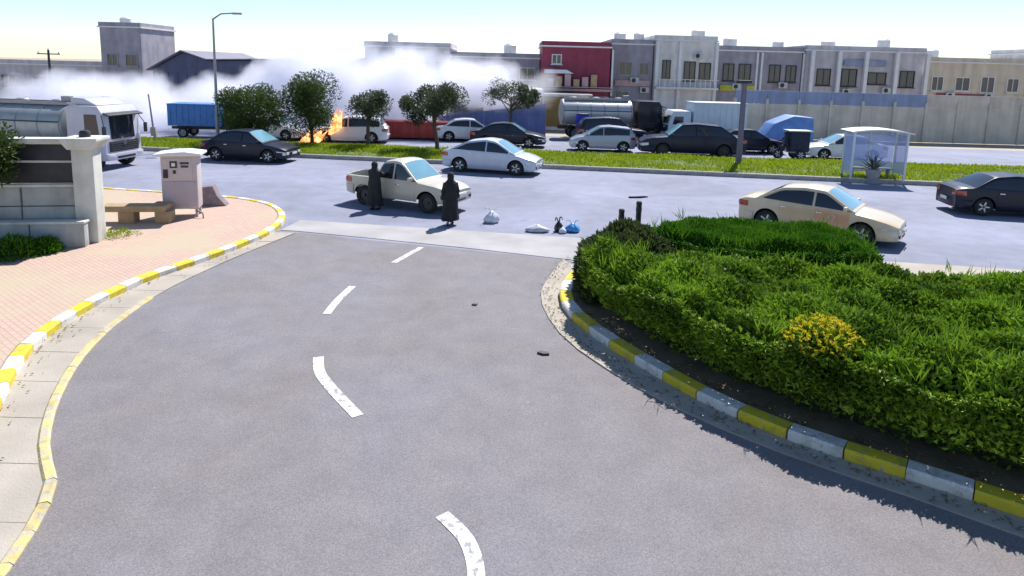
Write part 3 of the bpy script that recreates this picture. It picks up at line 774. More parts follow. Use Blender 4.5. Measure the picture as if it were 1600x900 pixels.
# beige and orange taxi
M_BEIGE = paint('taxi_beige_paint', (0.63, 0.51, 0.34)); M_ORANGE = paint('taxi_orange_paint', (0.63, 0.35, 0.19)); M_TAN = paint('taxi_tan_paint', (0.62, 0.45, 0.26))
taxi = car('taxi', 'beige taxi with orange front door turning beside the hedge', (9.52, 20.32, 0), -37, M_BEIGE, belt=SEDAN_BELT, cab=SEDAN_CAB,
           door_mats=[M_TAN, M_ORANGE], doors=((-1.0, -0.02), (0.02, 0.98)), pillars=(-0.02,), cat='taxi')
fc = bpy.data.curves.new('door_number', 'FONT'); fc.body = '17'; fc.size = 0.26; fc.extrude = 0.003; fc.align_x = 'CENTER'
M_NUM = pm('number_white_paint', (0.70, 0.55, 0.44), 0.5, 0.05, 5)
fo = bpy.data.objects.new('door_number', fc); COL.objects.link(fo)
dg = bpy.context.evaluated_depsgraph_get(); tm = bpy.data.meshes.new_from_object(fo.evaluated_get(dg)); bpy.data.objects.remove(fo)
tm.name = 'door_number'; tm.materials.clear(); tm.materials.append(M_NUM)
num = link('door_number', tm, taxi, (0.5, -0.897, 0.60)); num.rotation_euler = (R(90), 0, 0)
# silver sedan on the main road
M_SILV = paint('silver_blue_paint', (0.50, 0.54, 0.62), 0.15)
car('sedan', 'silver sedan driving along the main road beside the median', (-0.91, 31.01, 0), -15, M_SILV, L=4.45, belt=[(x * 0.98, z * 1.05) for x, z in SEDAN_BELT],
    cab=[(-1.95, 0.98), (-1.0, 1.42), (-0.2, 1.53), (0.35, 1.47), (1.3, 0.93)], zr=1.53, pillars=(-0.1,), r=0.33)
M_BLKP = paint('black_car_paint', (0.012, 0.014, 0.03)); M_WHTP = paint('white_car_paint', (0.66, 0.66, 0.68)); M_NAVY = paint('dark_blue_black_paint', (0.012, 0.015, 0.04))
M_GRYP = paint('grey_silver_paint', (0.34, 0.36, 0.44), 0.3)
car('sedan', 'black sedan driving past the blue truck', (-12.83, 32.66, 0), -8, M_BLKP, L=4.4, belt=[(x * 0.98, z) for x, z in SEDAN_BELT], cab=[(-1.75, 0.96), (-0.98, 1.42), (-0.3, 1.48), (0.28, 1.45), (1.12, 0.92)], zr=1.48)
# pickup
PK_BELT = [(-2.12, 0.98), (-0.9, 1.0), (0.5, 0.98), (0.95, 0.97), (1.6, 0.90), (2.0, 0.80), (2.12, 0.70)]
PK_CAB = [(-0.72, 0.99), (-0.56, 1.55), (-0.1, 1.62), (0.22, 1.58), (0.92, 0.98)]
M_PICK = paint('pickup_ivory_paint', (0.52, 0.47, 0.38), 0.0, 0.4)
car('pickup_truck', 'ivory pickup truck stopped behind the women', (-3.58, 22.83, 0), -26, M_PICK, L=4.25, W=1.62, r=0.34, wf=1.28, wr=-1.28, belt=PK_BELT, cab=PK_CAB, zr=1.62, bed=(-2.05, -0.80, 0.4),
    doors=((0.0, 0.82),), pillars=(-0.05,), glass_x=(-0.58, 0.84), sill=0.34, rim=M_DRIM, spokes=0, cat='pickup', roof_in=0.76, rear_glass=True)
# far carriageway
HB = [(-1.9, 0.9), (-1.8, 1.0), (-0.9, 1.0), (0.4, 0.95), (1.0, 0.92), (1.5, 0.82), (1.8, 0.7), (1.9, 0.6)]
HC = [(-1.88, 1.0), (-1.62, 1.42), (-0.4, 1.52), (0.2, 1.47), (1.12, 0.95)]
SB = [(-2.3, 0.95), (-2.2, 1.1), (-0.9, 1.12), (0.5, 1.08), (1.05, 1.06), (1.8, 0.98), (2.2, 0.86), (2.3, 0.7)]
SCB = [(-2.28, 1.1), (-1.95, 1.66), (-0.4, 1.76), (0.35, 1.70), (1.1, 1.07)]
car('hatchback', 'pale grey hatchback parked ahead of the dark estate car', (5.36, 40.32, 0), 178, M_GRYP, L=3.8, W=1.68, wf=1.2, wr=-1.2, belt=HB, cab=HC, zr=1.52, doors=((-0.85, 0.0), (0.04, 0.9)), pillars=(-0.02,), glass_x=(-1.55, 1.0), hi=False, stations=40)
car('estate_car', 'large dark estate car behind the steel post', (10.43, 39.25, 0), 177, M_NAVY, L=6.0, W=1.9, wf=1.75, wr=-1.7, r=0.37, belt=[(-2.95, 0.95), (-2.85, 1.18), (-0.9, 1.2), (0.8, 1.16), (1.4, 1.13), (2.3, 1.05), (2.8, 0.92), (2.95, 0.75)],
    cab=[(-2.4, 1.17), (-1.5, 1.78), (-0.2, 1.88), (0.65, 1.82), (1.5, 1.13)], zr=1.88, doors=((-1.1, 0.0), (0.04, 1.15)), pillars=(-0.1, ), hi=False, stations=48, rim=M_DRIM)
car('sedan', 'dark sedan parked just right of the steel post', (14.46, 41.46, 0), 0, M_BLKP, L=4.5, belt=SEDAN_BELT, cab=SEDAN_CAB, hi=False, stations=40)
car('suv', 'dark SUV parked behind the pale grey hatchback', (6.52, 44.15, 0), 3, M_NAVY, L=4.6, W=1.85, wf=1.4, wr=-1.4, r=0.36, belt=SB, cab=SCB, zr=1.76, sill=0.26, doors=((-0.95, -0.02), (0.02, 1.0)), glass_x=(-1.95, 0.95), hi=False, stations=40)
car('sedan', 'black sedan behind the silver sedan', (-0.29, 41.56, 0), -4, M_BLKP, L=4.6, belt=[(x * 1.02, z) for x, z in SEDAN_BELT], cab=SEDAN_CAB, hi=False, stations=40)
car('sedan', 'white sedan mostly hidden behind the black sedan', (-2.87, 44.06, 0), 6, M_WHTP, L=4.4, belt=[(x * 0.98, z) for x, z in SEDAN_BELT], cab=SEDAN_CAB, hi=False, stations=40)
car('burning_car', 'white hatchback with flames at its front end', (-10.12, 41.58, 0), 184, M_WHTP, L=4.7, W=1.78, wf=1.42, wr=-1.42, r=0.34, belt=[(x * 1.22, z) for x, z in HB], cab=[(-2.2, 1.02), (-1.85, 1.45), (-0.4, 1.6), (0.3, 1.54), (1.2, 0.98)], zr=1.6,
    doors=((-1.0, 0.0), (0.04, 0.95)), pillars=(-0.02,), glass_x=(-1.9, 1.05), hi=False, stations=44)
car('sedan', 'white car half hidden between blue truck and dark tree', (-15.05, 42.25, 0), -14, M_WHTP, L=4.3, belt=[(x * 0.96, z) for x, z in SEDAN_BELT], cab=SEDAN_CAB, hi=False, stations=40)
car('sedan', 'white car behind the handcart by the glass shelter', (19.33, 39.25, 0), 176, M_WHTP, L=4.5, belt=SEDAN_BELT, cab=SEDAN_CAB, hi=False, stations=40)
car('sedan', 'black sedan on the main road beyond the taxi', (18.3, 24.2, 0), -8, M_BLKP, L=4.5, belt=SEDAN_BELT, cab=SEDAN_CAB, stations=44)

# ---- trucks
def truck_cab(t, mat, W, x0, x1, z0, z1, hi_roof=True):
    """flat-fronted lorry cab between x0 (back) and x1 (front)"""
    hw = W / 2
    MB().prism([(x0, z0 + 0.25), (x0, z1 - 0.12), (x0 + 0.15, z1), (x1 - 0.35, z1), (x1 - 0.12, z1 - 0.35), (x1 - 0.02, z0 + 1.0), (x1, z0 + 0.3), (x1 - 0.05, z0), (x1 - 0.3, z0), (x1 - 0.42, z0 + 0.5), (x1 - 1.15, z0 + 0.5), (x1 - 1.25, z0 + 0.25)], -hw, hw, 0.06).build('cab', mat, t)
    zw0, zw1 = z0 + 1.02, z1 - 0.42
    # windscreen: a slab following the raked front
    def fx(z): return x1 - 0.02 + (x1 - 0.12 - x1 + 0.02) * (z - z0 - 1.0) / max(0.2, z1 - 0.35 - z0 - 1.0)
    m = MB(); m.grid([[(fx(z) + 0.03 - 0.10 * abs(u) ** 4, u * (hw - 0.10), z) for u in [k / 6 for k in range(-6, 7)]] for z in (zw0, (zw0 + zw1) / 2, zw1)])
    m.build('windscreen', M_GLASS, t)
    MB().box((fx(zw1) + 0.16, 0, zw1 + 0.03), (0.36, W - 0.1, 0.07), bev=0.03, mat=Matrix.Rotation(R(18), 4, 'Y')).build('sun_visor', M_BLK, t)
    for k in (-0.4, 0.4): MB().tube([(fx(zw0) + 0.05, k, zw0 + 0.02), (fx(zw0) + 0.03, k + 0.3, zw0 + 0.42)], 0.012, 5).build('wiper', M_BLK, t)
    g = MB().box((x1 + 0.01, 0, z0 + 0.66), (0.06, W * 0.8, 0.5), bev=0.03).build('grille', M_BLK, t)
    for k in range(4): MB().box((x1 + 0.05, 0, z0 + 0.51 + 0.1 * k), (0.02, W * 0.74, 0.016)).build('grille_slat', M_CHROME, g)
    MB().lathe([(0.0, 0.09), (0.09, 0.085), (0.1, 0.05)], 'X', 16, (x1, 0, z0 + 0.78)).build('badge', M_CHROME, g)
    MB().box((x1 + 0.02, 0, z0 + 0.18), (0.16, W, 0.34), bev=0.05).build('bumper', mat, t)
    MB().box((x1 + 0.08, 0, z0 + 0.14), (0.08, W * 0.5, 0.12), bev=0.02).build('air_intake', M_BLK, t)
    for s in (-1, 1):
        MB().box((x1 + 0.08, s * (hw - 0.28), z0 + 0.24), (0.06, 0.38, 0.14), bev=0.025).build('headlamp', M_LAMP, t)
        m = MB(); m.prism([(x1 - 1.05, zw0 - 0.02), (x1 - 1.05, zw1 + 0.02), (x1 - 0.42, zw1 + 0.02), (x1 - 0.28, zw0 - 0.02)], s * hw, s * (hw + 0.012))
        m.build('side_window', M_GLASS, t)
        d = MB(); d.box((x1 - 0.7, s * (hw + 0.006), z0 + 0.78), (0.95, 0.02, 0.42), bev=0.008); d = d.build('door', mat, t)
        MB().box((x1 - 1.02, s * (hw + 0.03), z0 + 0.86), (0.16, 0.03, 0.035), bev=0.008).build('door_handle', M_BLK, d)
        mr = MB(); mr.box((x1 + 0.12, s * (hw + 0.2), zw0 + 0.42), (0.09, 0.2, 0.48), bev=0.03); mr.tube([(x1 - 0.15, s * hw, zw1), (x1 + 0.12, s * (hw + 0.2), zw0 + 0.6)], 0.02, 5); mr.build('mirror', M_BLK, t)
        MB().box((x1 - 0.75, s * (hw - 0.03), z0 + 0.12), (0.4, 0.1, 0.2), bev=0.02).build('step', M_BLK, t)
def chassis(t, x0, x1, W, z):
    m = MB()
    for s in (-1, 1): m.box(((x0 + x1) / 2, s * 0.4, z), (x1 - x0, 0.09, 0.2))
    for k in range(6): m.box((x0 + (x1 - x0) * (k + 0.5) / 6, 0, z), (0.1, 0.8, 0.12))
    m.build('chassis', M_BLK, t)
M_TRK = pm('truck_white_paint', (0.50, 0.50, 0.58), 0.4, 0.06, 3, coat=0.5)
M_TANK = pm('tank_dull_aluminium', (0.36, 0.40, 0.40), 0.45, 0.12, 2.5, metal=0.35)
def tanker(name, label, loc, yaw, cab_mat, tank_mat, s=1.0, L=8.5, shield=None):
    t = thing(name, label, 'tanker truck', loc, R(yaw), 'trucks'); t.scale = (s, s, s)
    x1 = L / 2; W = 2.45
    truck_cab(t, cab_mat, W, x1 - 2.0, x1, 0.45, 3.05)
    if shield:
        MB().prism([(x1 - 1.95, 3.06), (x1 - 1.9, 3.42), (x1 - 1.2, 3.38), (x1 - 0.55, 3.07)], -0.95, 0.95, 0.05).build('roof_deflector', shield, t)
    chassis(t, -L / 2, x1 - 1.0, W, 0.85)
    tx0, tx1 = -L / 2 + 0.1, x1 - 2.25; cz = 2.05
    prof = [(0.0, tx0), (0.7, tx0 + 0.03), (0.98, tx0 + 0.12), (1.0, tx0 + 0.2), (1.0, tx1 - 0.2), (0.98, tx1 - 0.12), (0.7, tx1 - 0.03), (0.0, tx1)]
    tk = MB().lathe(prof, 'X', 36, (0, 0, cz), 1.2, 0.98).build('tank', tank_mat, t)
    for k in range(6):
        x = tx0 + 0.2 + (tx1 - tx0 - 0.4) * k / 5
        MB().lathe([(0.99, x - 0.03), (1.02, x - 0.03), (1.02, x + 0.03), (0.99, x + 0.03)], 'X', 36, (0, 0, cz), 1.2, 0.98).build('tank_band', M_STEEL, tk)
    for sg in (-1, 1):
        MB().box(((tx0 + tx1) / 2, sg * 1.2, cz + 0.18), (tx1 - tx0 - 0.4, 0.05, 0.06)).build('side_rail', M_BLK, tk)
        MB().box(((tx0 + tx1) / 2, sg * 0.5, cz + 1.02), (tx1 - tx0 - 0.6, 0.05, 0.14)).build('top_rail', M_STEEL, tk)
    MB().box(((tx0 + tx1) / 2, 0, cz + 0.98), (tx1 - tx0 - 0.6, 0.9, 0.05)).build('walkway', M_STEEL, tk)
    for k in range(3):
        x = tx0 + (tx1 - tx0) * (k + 0.6) / 3.2
        MB().lathe([(0.28, 0), (0.28, 0.14), (0.24, 0.18), (0, 0.2)], 'Z', 18, (x, 0, cz + 1.0)).build('manhole', M_STEEL, tk)
    MB().box((tx1 - 0.5, -0.2, cz + 1.22), (0.45, 0.3, 0.3), bev=0.03).build('valve_box', M_STEEL, tk)
    for x in (x1 - 0.78, -L / 2 + 1.2, -L / 2 + 2.4):
        for sg in (-1, 1): wheel(t, x, sg * (W / 2 - 0.2), 0.48, 0.32, M_STEEL, 0)
    for sg in (-1, 1):
        m = MB()
        m.prism([(-L / 2 + 0.55, 0.8), (-L / 2 + 0.65, 1.05), (-L / 2 + 3.0, 1.05), (-L / 2 + 3.1, 0.8), (-L / 2 + 3.05, 0.8), (-L / 2 + 2.95, 1.0), (-L / 2 + 0.7, 1.0), (-L / 2 + 0.6, 0.8)], sg * (W / 2 - 0.4), sg * (W / 2 - 0.02)); m.build('mudguard', M_BLK, t)
        MB().box((0.9, sg * 0.95, 0.75), (1.4, 0.5, 0.5), bev=0.06).build('fuel_tank', M_STEEL, t)
    return t
tanker('tanker_truck', 'pale tanker truck passing behind the concrete wall', (-20.93, 29.9, 0), -8, M_TRK, M_TANK, 0.90, 8.6, M_TRK)
tanker('tanker_truck', 'dark tanker truck parked in front of the grey buildings', (6.72, 47.61, 0), 4, paint('tanker_black_paint', (0.02, 0.02, 0.03)), pm('tank_pale_grey', (0.5, 0.5, 0.5), 0.35, 0.08, 3, metal=0.3), 0.9, 8.0)
def box_truck(name, label, loc, yaw, cab_mat, box_mat, L, H, s=1.0):
    t = thing(name, label, 'truck', loc, R(yaw), 'trucks'); t.scale = (s, s, s); x1 = L / 2; W = 2.1
    truck_cab(t, cab_mat, W - 0.1, x1 - 1.6, x1, 0.4, 2.35)
    chassis(t, -x1, x1 - 0.8, W, 0.7)
    bl = L - 1.75
    b = MB().box((-x1 + bl / 2, 0, 0.88 + H / 2), (bl, W, H), bev=0.02).build('cargo_box', box_mat, t)
    for sg in (-1, 1):
        for k in range(9): MB().box((-x1 + bl * (k + 0.5) / 9, sg * (W / 2 + 0.012), 0.88 + H / 2), (0.05, 0.03, H - 0.2), bev=0.006).build('rib', box_mat, b)
        MB().box((-x1 + bl / 2, sg * (W / 2 + 0.015), 0.88 + H - 0.04), (bl, 0.04, 0.08)).build('top_rail', box_mat, b)
    for x in (x1 - 0.75, -x1 + 1.0):
        for sg in (-1, 1): wheel(t, x, sg * (W / 2 - 0.18), 0.38, 0.26, M_STEEL, 0)
    return t
M_BLUE = pm('cargo_blue_paint', (0.06, 0.20, 0.55), 0.5, 0.12, 2)
box_truck('box_truck', 'blue box truck beside the dark tree', (-18.88, 42.14, 0), 2, M_NAVY, M_BLUE, 5.6, 1.6, 0.85)
M_PALE = pm('pale_blue_white_paint', (0.52, 0.60, 0.66), 0.4, 0.06, 2)
box_truck('box_truck', 'pale box truck parked left of the steel post', (13.04, 46.26, 0), 183, M_PALE, M_PALE, 5.6, 2.1, 0.95)

# ---- fire
M_FIRE = bpy.data.materials.new('flame'); M_FIRE.use_nodes = True
n_ = M_FIRE.node_tree; b_ = n_.nodes['Principled BSDF']
tc_ = n_.nodes.new('ShaderNodeTexCoord'); nz_ = n_.nodes.new('ShaderNodeTexNoise'); nz_.inputs['Scale'].default_value = 3.5; n_.links.new(tc_.outputs['Object'], nz_.inputs['Vector'])
rp_ = n_.nodes.new('ShaderNodeValToRGB'); e_ = rp_.color_ramp.elements
e_[0].position = 0.35; e_[0].color = (0.9, 0.18, 0.03, 1); e_[1].position = 0.65; e_[1].color = (1.0, 0.62, 0.28, 1)
n_.links.new(nz_.outputs['Fac'], rp_.inputs['Fac']); n_.links.new(rp_.outputs['Color'], b_.inputs['Emission Color']); b_.inputs['Emission Strength'].default_value = 1.25
b_.inputs['Base Color'].default_value = (0.3, 0.08, 0.02, 1)
fire = thing('fire', 'orange flames beside the front of the white hatchback', 'fire', (-11.84, 40.41, 0.0))
for k in range(30):
    x = random.uniform(-0.9, 1.7); hgt = random.uniform(0.4, 0.85) * (1.0 + 0.75 * max(0, x)); r0 = random.uniform(0.10, 0.2); bend = random.uniform(0.1, 0.5)
    z0 = max(0, x) * 0.65; yy = random.uniform(-0.35, 0.35)
    pts = [(x, yy, z0), (x + bend * 0.1 + random.uniform(-.06, .06), yy, z0 + hgt * 0.3), (x + bend * 0.4 + random.uniform(-.08, .08), yy, z0 + hgt * 0.65), (x + bend + random.uniform(-.08, .08), yy, z0 + hgt)]
    MB().tube(pts, [r0 * 0.7, r0, r0 * 0.6, 0.01], 7).build('flame', M_FIRE, fire, ang=60)

# ================================================================== STREET FURNITURE, WALL, BENCH
M_WALL = pm('white_rendered_concrete', (0.60, 0.61, 0.57), 0.85, 0.16, 1.8, 0.3, 30, streak=0.16)
M_WALLG = pm('grey_concrete_panel', (0.42, 0.44, 0.43), 0.9, 0.2, 2.0, 0.4, 25, streak=0.16)
M_DKMET = pm('dark_metal_and_gap_shade', (0.03, 0.035, 0.045), 0.5, 0.2, 4, metal=0.3)  # dark metal, also colours the sheet standing for shade in the wall opening
wl = thing('concrete_wall', 'white concrete pillar and panelled wall at the left edge', 'wall', (-10.74, 16.76, 0.13), R(10))
pl = MB().box((0, 0, 1.28), (0.5, 0.5, 2.56), bev=0.03).build('pillar', M_WALL, wl)
MB().prism([(-0.42, 2.68), (-0.42, 2.60), (-0.26, 2.40), (0.26, 2.40), (0.42, 2.60), (0.42, 2.68)], -0.42, 0.42, 0.015).build('capital', M_WALL, pl)
MB().lathe([(0.0, 0.0), (0.13, 0.0), (0.13, 0.1), (0.1, 0.16), (0.0, 0.18)], 'Z', 14, (0, 0, 2.68)).build('lamp', M_BLK, pl)
for k in range(4):
    MB().box((-0.27 - 0.62 - 1.24 * k, 0.02, 0.48), (1.21, 0.3, 0.9), bev=0.02).build('panel', M_WALLG, wl)
    MB().box((-0.27 - 0.62 - 1.24 * k, 0.02, 1.18), (1.19, 0.26, 0.46), bev=0.02).build('panel', M_WALLG, wl)
MB().box((-2.75, 0.02, 1.46), (4.95, 0.36, 0.08), bev=0.02).build('coping', M_WALL, wl)
MB().box((-1.28, 0.0, 2.0), (1.95, 0.06, 0.98), bev=0.008).build('gap_shade_sheet', M_DKMET, wl)  # dark sheet painted in for the shaded opening under the beam
MB().box((-1.28, -0.04, 2.06), (1.97, 0.05, 0.05)).build('gap_rail', M_WALL, wl)
MB().box((-1.35, 0.0, 2.58), (2.15, 0.4, 0.14), bev=0.02).build('beam', M_WALL, wl)
MB().box((-2.42, 0.0, 2.0), (0.3, 0.34, 1.02), bev=0.02).build('pier', M_WALL, wl)
# second masonry step in front
st_ = thing('planter_wall', 'low grey concrete block wall in front of the pillar', 'wall', (-11.75, 16.04, 0.13), R(10))
for k in range(2): MB().box((-0.62 + 1.24 * k, 0, 0.3), (1.21, 0.25, 0.6), bev=0.02).build('block', M_WALLG, st_)
MB().box((0, 0, 0.63), (2.5, 0.31, 0.06), bev=0.015).build('coping', M_WALL, st_)

M_BENCH = pm('sandstone_bench', (0.37, 0.265, 0.155), 0.85, 0.15, 4, 0.3, 30)
bn = thing('stone_bench', 'L-shaped beige stone bench beside the metal cabinet', 'bench', (-10.78, 18.88, 0.135), R(8))
MB().box((0, 0, 0.42), (1.75, 0.5, 0.17), bev=0.02).build('seat', M_BENCH, bn)
MB().box((0.62, 0.42, 0.43), (0.5, 0.36, 0.12), bev=0.02).build('seat', M_BENCH, bn)
for x in (-0.2, 0.78): MB().box((x, 0, 0.17), (0.42, 0.44, 0.335), bev=0.015).build('leg', M_BENCH, bn)

M_CAB = pm('cabinet_pinkish_white', (0.52, 0.45, 0.46), 0.6, 0.08, 2.5)
M_CAB2 = pm('cabinet_panel', (0.44, 0.38, 0.42), 0.6, 0.08, 2.5)
uc = thing('utility_cabinet', 'pinkish white metal utility cabinet on legs with overhanging cap', 'cabinet', (-9.89, 19.84, 0.135), R(14))
MB().box((0, 0, 1.06), (0.98, 0.62, 1.6), bev=0.02).build('body', M_CAB, uc)
MB().prism([(-0.66, 1.86), (-0.66, 1.91), (-0.2, 1.97), (0.2, 1.99), (0.64, 1.93), (0.64, 1.87)], -0.48, 0.48, 0.01).build('cap', pm('cabinet_cap_white', (0.72, 0.70, 0.70), 0.5, 0.05, 3), uc)
MB().box((0, -0.318, 0.72), (0.9, 0.03, 0.74), bev=0.008).build('lower_panel', M_CAB2, uc)
up = MB().box((-0.05, -0.318, 1.46), (0.82, 0.03, 0.66), bev=0.008).build('upper_panel', M_CAB, uc)
for (x, z, w_, h_) in ((-0.14, 1.6, 0.2, 0.2), (0.16, 1.64, 0.24, 0.06), (0.16, 1.54, 0.2, 0.06), (-0.36, 1.33, 0.13, 0.26), (-0.12, 1.38, 0.08, 0.1)):
    MB().box((x, -0.340, z), (w_, 0.02, h_), bev=0.004).build('meter_window', M_BLK, up)
MB().box((-0.14, -0.353, 1.6), (0.1, 0.01, 0.1)).build('meter_dial', M_PLATE, up)
for x in (-0.42, 0.42):
    for y in (-0.24, 0.24): MB().box((x, y, 0.13), (0.07, 0.07, 0.26), bev=0.006).build('leg', M_CAB2, uc)
MB().tube([(0.42, -0.3, 0.2), (0.62, -0.45, 0.16), (0.64, -0.47, 0.0)], 0.025, 6).build('conduit', M_STEEL, uc)
mo = thing('stone_block', 'purplish grey stone block leaning behind the metal cabinet', 'stone', (-9.67, 21.43, 0.135), R(10))
MB().prism([(-0.42, 0), (-0.36, 0.62), (0.02, 0.66), (0.14, 0.34), (0.42, 0.0)], -0.2, 0.25, 0.04).build('block', pm('purple_grey_stone', (0.20, 0.17, 0.19), 0.9, 0.2, 6, 0.5, 25), mo)

# posts
pt = thing('steel_post', 'thick purplish grey steel post standing on the grass median', 'post', (11.7, 34.49, 0.2))
MB().tube([(0, 0, -0.1), (0, 0, 0.5), (0, 0, 4.15)], [0.16, 0.15, 0.13], 14).build('shaft', pm('post_purple_grey', (0.16, 0.14, 0.20), 0.6, 0.12, 3), pt)
MB().box((0, 0, 0.05), (0.5, 0.5, 0.06), bev=0.01).build('base_plate', M_STEEL, pt)
MB().box((-0.05, -0.05, 4.2), (0.7, 0.3, 0.16), bev=0.03).build('head', M_DKMET, pt)
for k in (-1, 1): MB().lathe([(0, 0.05), (0.03, 0.05), (0.03, 0.0)], 'Z', 8, (0.19 * k, -0.19, 0.08)).build('bolt', M_STEEL, pt)
def lamp_post(label, x, y, h, arm, tilt=0.0):
    t = thing('street_lamp', label, 'street lamp', (x, y, 0.15), 0, 'street lamps'); t.rotation_euler.y = tilt
    MB().tube([(0, 0, -0.1), (0, 0, h * 0.5), (0, 0, h)], [0.1, 0.075, 0.05], 10).build('pole', M_STEEL, t)
    MB().tube([(0, 0, h - 0.05), (arm * 0.4, 0, h + 0.25), (arm, 0, h + 0.3)], [0.045, 0.04, 0.035], 8).build('arm', M_STEEL, t)
    l = MB().box((arm + 0.22 * (1 if arm > 0 else -1), 0, h + 0.29), (0.55, 0.2, 0.1), bev=0.035).build('lamp_head', M_STEEL, t)
    MB().box((arm + 0.22 * (1 if arm > 0 else -1), 0, h + 0.235), (0.4, 0.15, 0.02)).build('lens', M_LAMP, l)
    MB().box((0, -0.1, 0.9), (0.14, 0.05, 0.3), bev=0.01).build('access_door', M_STEEL, t)
lamp_post('tall thin street lamp rising above the dark broad tree', -16.6, 37.62, 6.9, 1.1)
lp = thing('leaning_post', 'thin leaning grey post in front of the white smoke', 'post', (-20.05, 37.43, 0.15)); lp.rotation_euler.y = R(-5)
MB().tube([(0, 0, -0.1), (0, 0, 2.7)], [0.06, 0.04], 8).build('shaft', M_STEEL, lp)
MB().box((0, 0, 0.62), (0.3, 0.16, 0.5), bev=0.02).build('junction_box', M_CAB2, lp)
up_ = thing('utility_pole', 'distant utility pole with crossarm against the pale sky', 'utility pole', (-41.48, 60.52, 0))
MB().tube([(0, 0, 0), (0, 0, 5.3)], [0.14, 0.09], 8).build('pole', M_DKMET, up_)
MB().box((0, 0, 4.95), (2.0, 0.1, 0.1)).build('crossarm', M_DKMET, up_)
for k in (-0.9, 0, 0.9): MB().lathe([(0.05, 0), (0.07, 0.05), (0.05, 0.1), (0.06, 0.16), (0, 0.2)], 'Z', 8, (k, 0, 5.0 if k else 5.28)).build('insulator', M_PLATE, up_)
for i, (x, y, h, lab) in enumerate([(2.76, 16.42, 1.3, 'shorter black bollard showing above the shrub'), (3.24, 16.71, 1.45, 'taller black bollard showing above the shrub')]):
    b = thing('bollard', lab, 'bollard', (x, y, 0.1), 0, 'black bollards at the tip of the island')
    MB().lathe([(0.07, 0), (0.07, h - 0.1), (0.075, h - 0.08), (0.075, h - 0.03), (0.05, h), (0, h)], 'Z', 14).build('post', M_BLK, b)
    MB().lathe([(0.072, h - 0.26), (0.076, h - 0.25), (0.076, h - 0.18), (0.072, h - 0.17)], 'Z', 14).build('collar', M_DKMET, b)

# glass shelter with agave behind the taxi
gs = thing('glass_shelter', 'white framed glass shelter with curved roof behind the taxi', 'shelter', (16.71, 30.88, 0.15), R(-6))
M_FRM = pm('shelter_white_frame', (0.62, 0.66, 0.68), 0.4, 0.05, 3)
for x in (-1.15, 1.15):
    for y in (-0.55, 0.55): MB().box((x, y, 1.1), (0.09, 0.09, 2.2), bev=0.01).build('post', M_FRM, gs)
rows = []
for k in range(9):
    u = -1 + 2 * k / 8; rows.append([(u * 1.35, y, 2.34 - 0.14 * u * u) for y in (-0.75, 0.75)] + [(u * 1.35, y, 2.28 - 0.14 * u * u) for y in (0.75, -0.75)])
MB().grid(rows, True).build('roof', pm('shelter_roof_white', (0.75, 0.75, 0.76), 0.4, 0.04, 3), gs)
M_PANE = bpy.data.materials.new('shelter_glass'); M_PANE.use_nodes = True
pb = M_PANE.node_tree.nodes['Principled BSDF']; pb.inputs['Base Color'].default_value = (0.45, 0.55, 0.85, 1); pb.inputs['Roughness'].default_value = 0.1; pb.inputs['Alpha'].default_value = 0.5
for x in (-0.56, 0.56): MB().box((x, 0.55, 1.15), (1.02, 0.012, 1.8)).build('pane', M_PANE, gs)
for x in (-1.15, 1.15): MB().box((x, 0, 1.15), (0.012, 0.98, 1.8)).build('pane', M_PANE, gs)
MB().box((0, 0.55, 1.15), (0.05, 0.05, 1.9)).build('mullion', M_FRM, gs)
MB().box((0, 0.3, 0.46), (1.9, 0.36, 0.06), bev=0.01).build('seat', M_STEEL, gs)
for x in (-0.8, 0.8): MB().box((x, 0.3, 0.22), (0.06, 0.3, 0.44)).build('seat_leg', M_STEEL, gs)
ag = thing('agave_plant', 'spiky grey agave in a round pot by the glass shelter', 'plant', (16.61, 30.63, 0.15))
MB().lathe([(0.0, 0), (0.22, 0), (0.34, 0.42), (0.36, 0.46), (0.3, 0.46), (0.28, 0.40), (0, 0.4)], 'Z', 18).build('pot', pm('pot_concrete', (0.4, 0.38, 0.38), 0.8, 0.1, 6), ag)
M_AG = leaf_mat('agave_leaf', (0.10, 0.13, 0.11), (0.28, 0.32, 0.30), trans=0.1)
for k in range(18):
    a = k * 2.4; el = R(80 - 3.6 * k); L = 0.75; d = Vector((math.cos(a) * math.cos(el), math.sin(a) * math.cos(el), math.sin(el)))
    lf = Leaves(); p0 = Vector((0, 0, 0.42)) + d * 0.03
    for q in range(2): lf.leaf(p0, d, L, 0.13, random.random(), Vector((0, 0, 1)))
    lf.build('leaf', M_AG, ag)

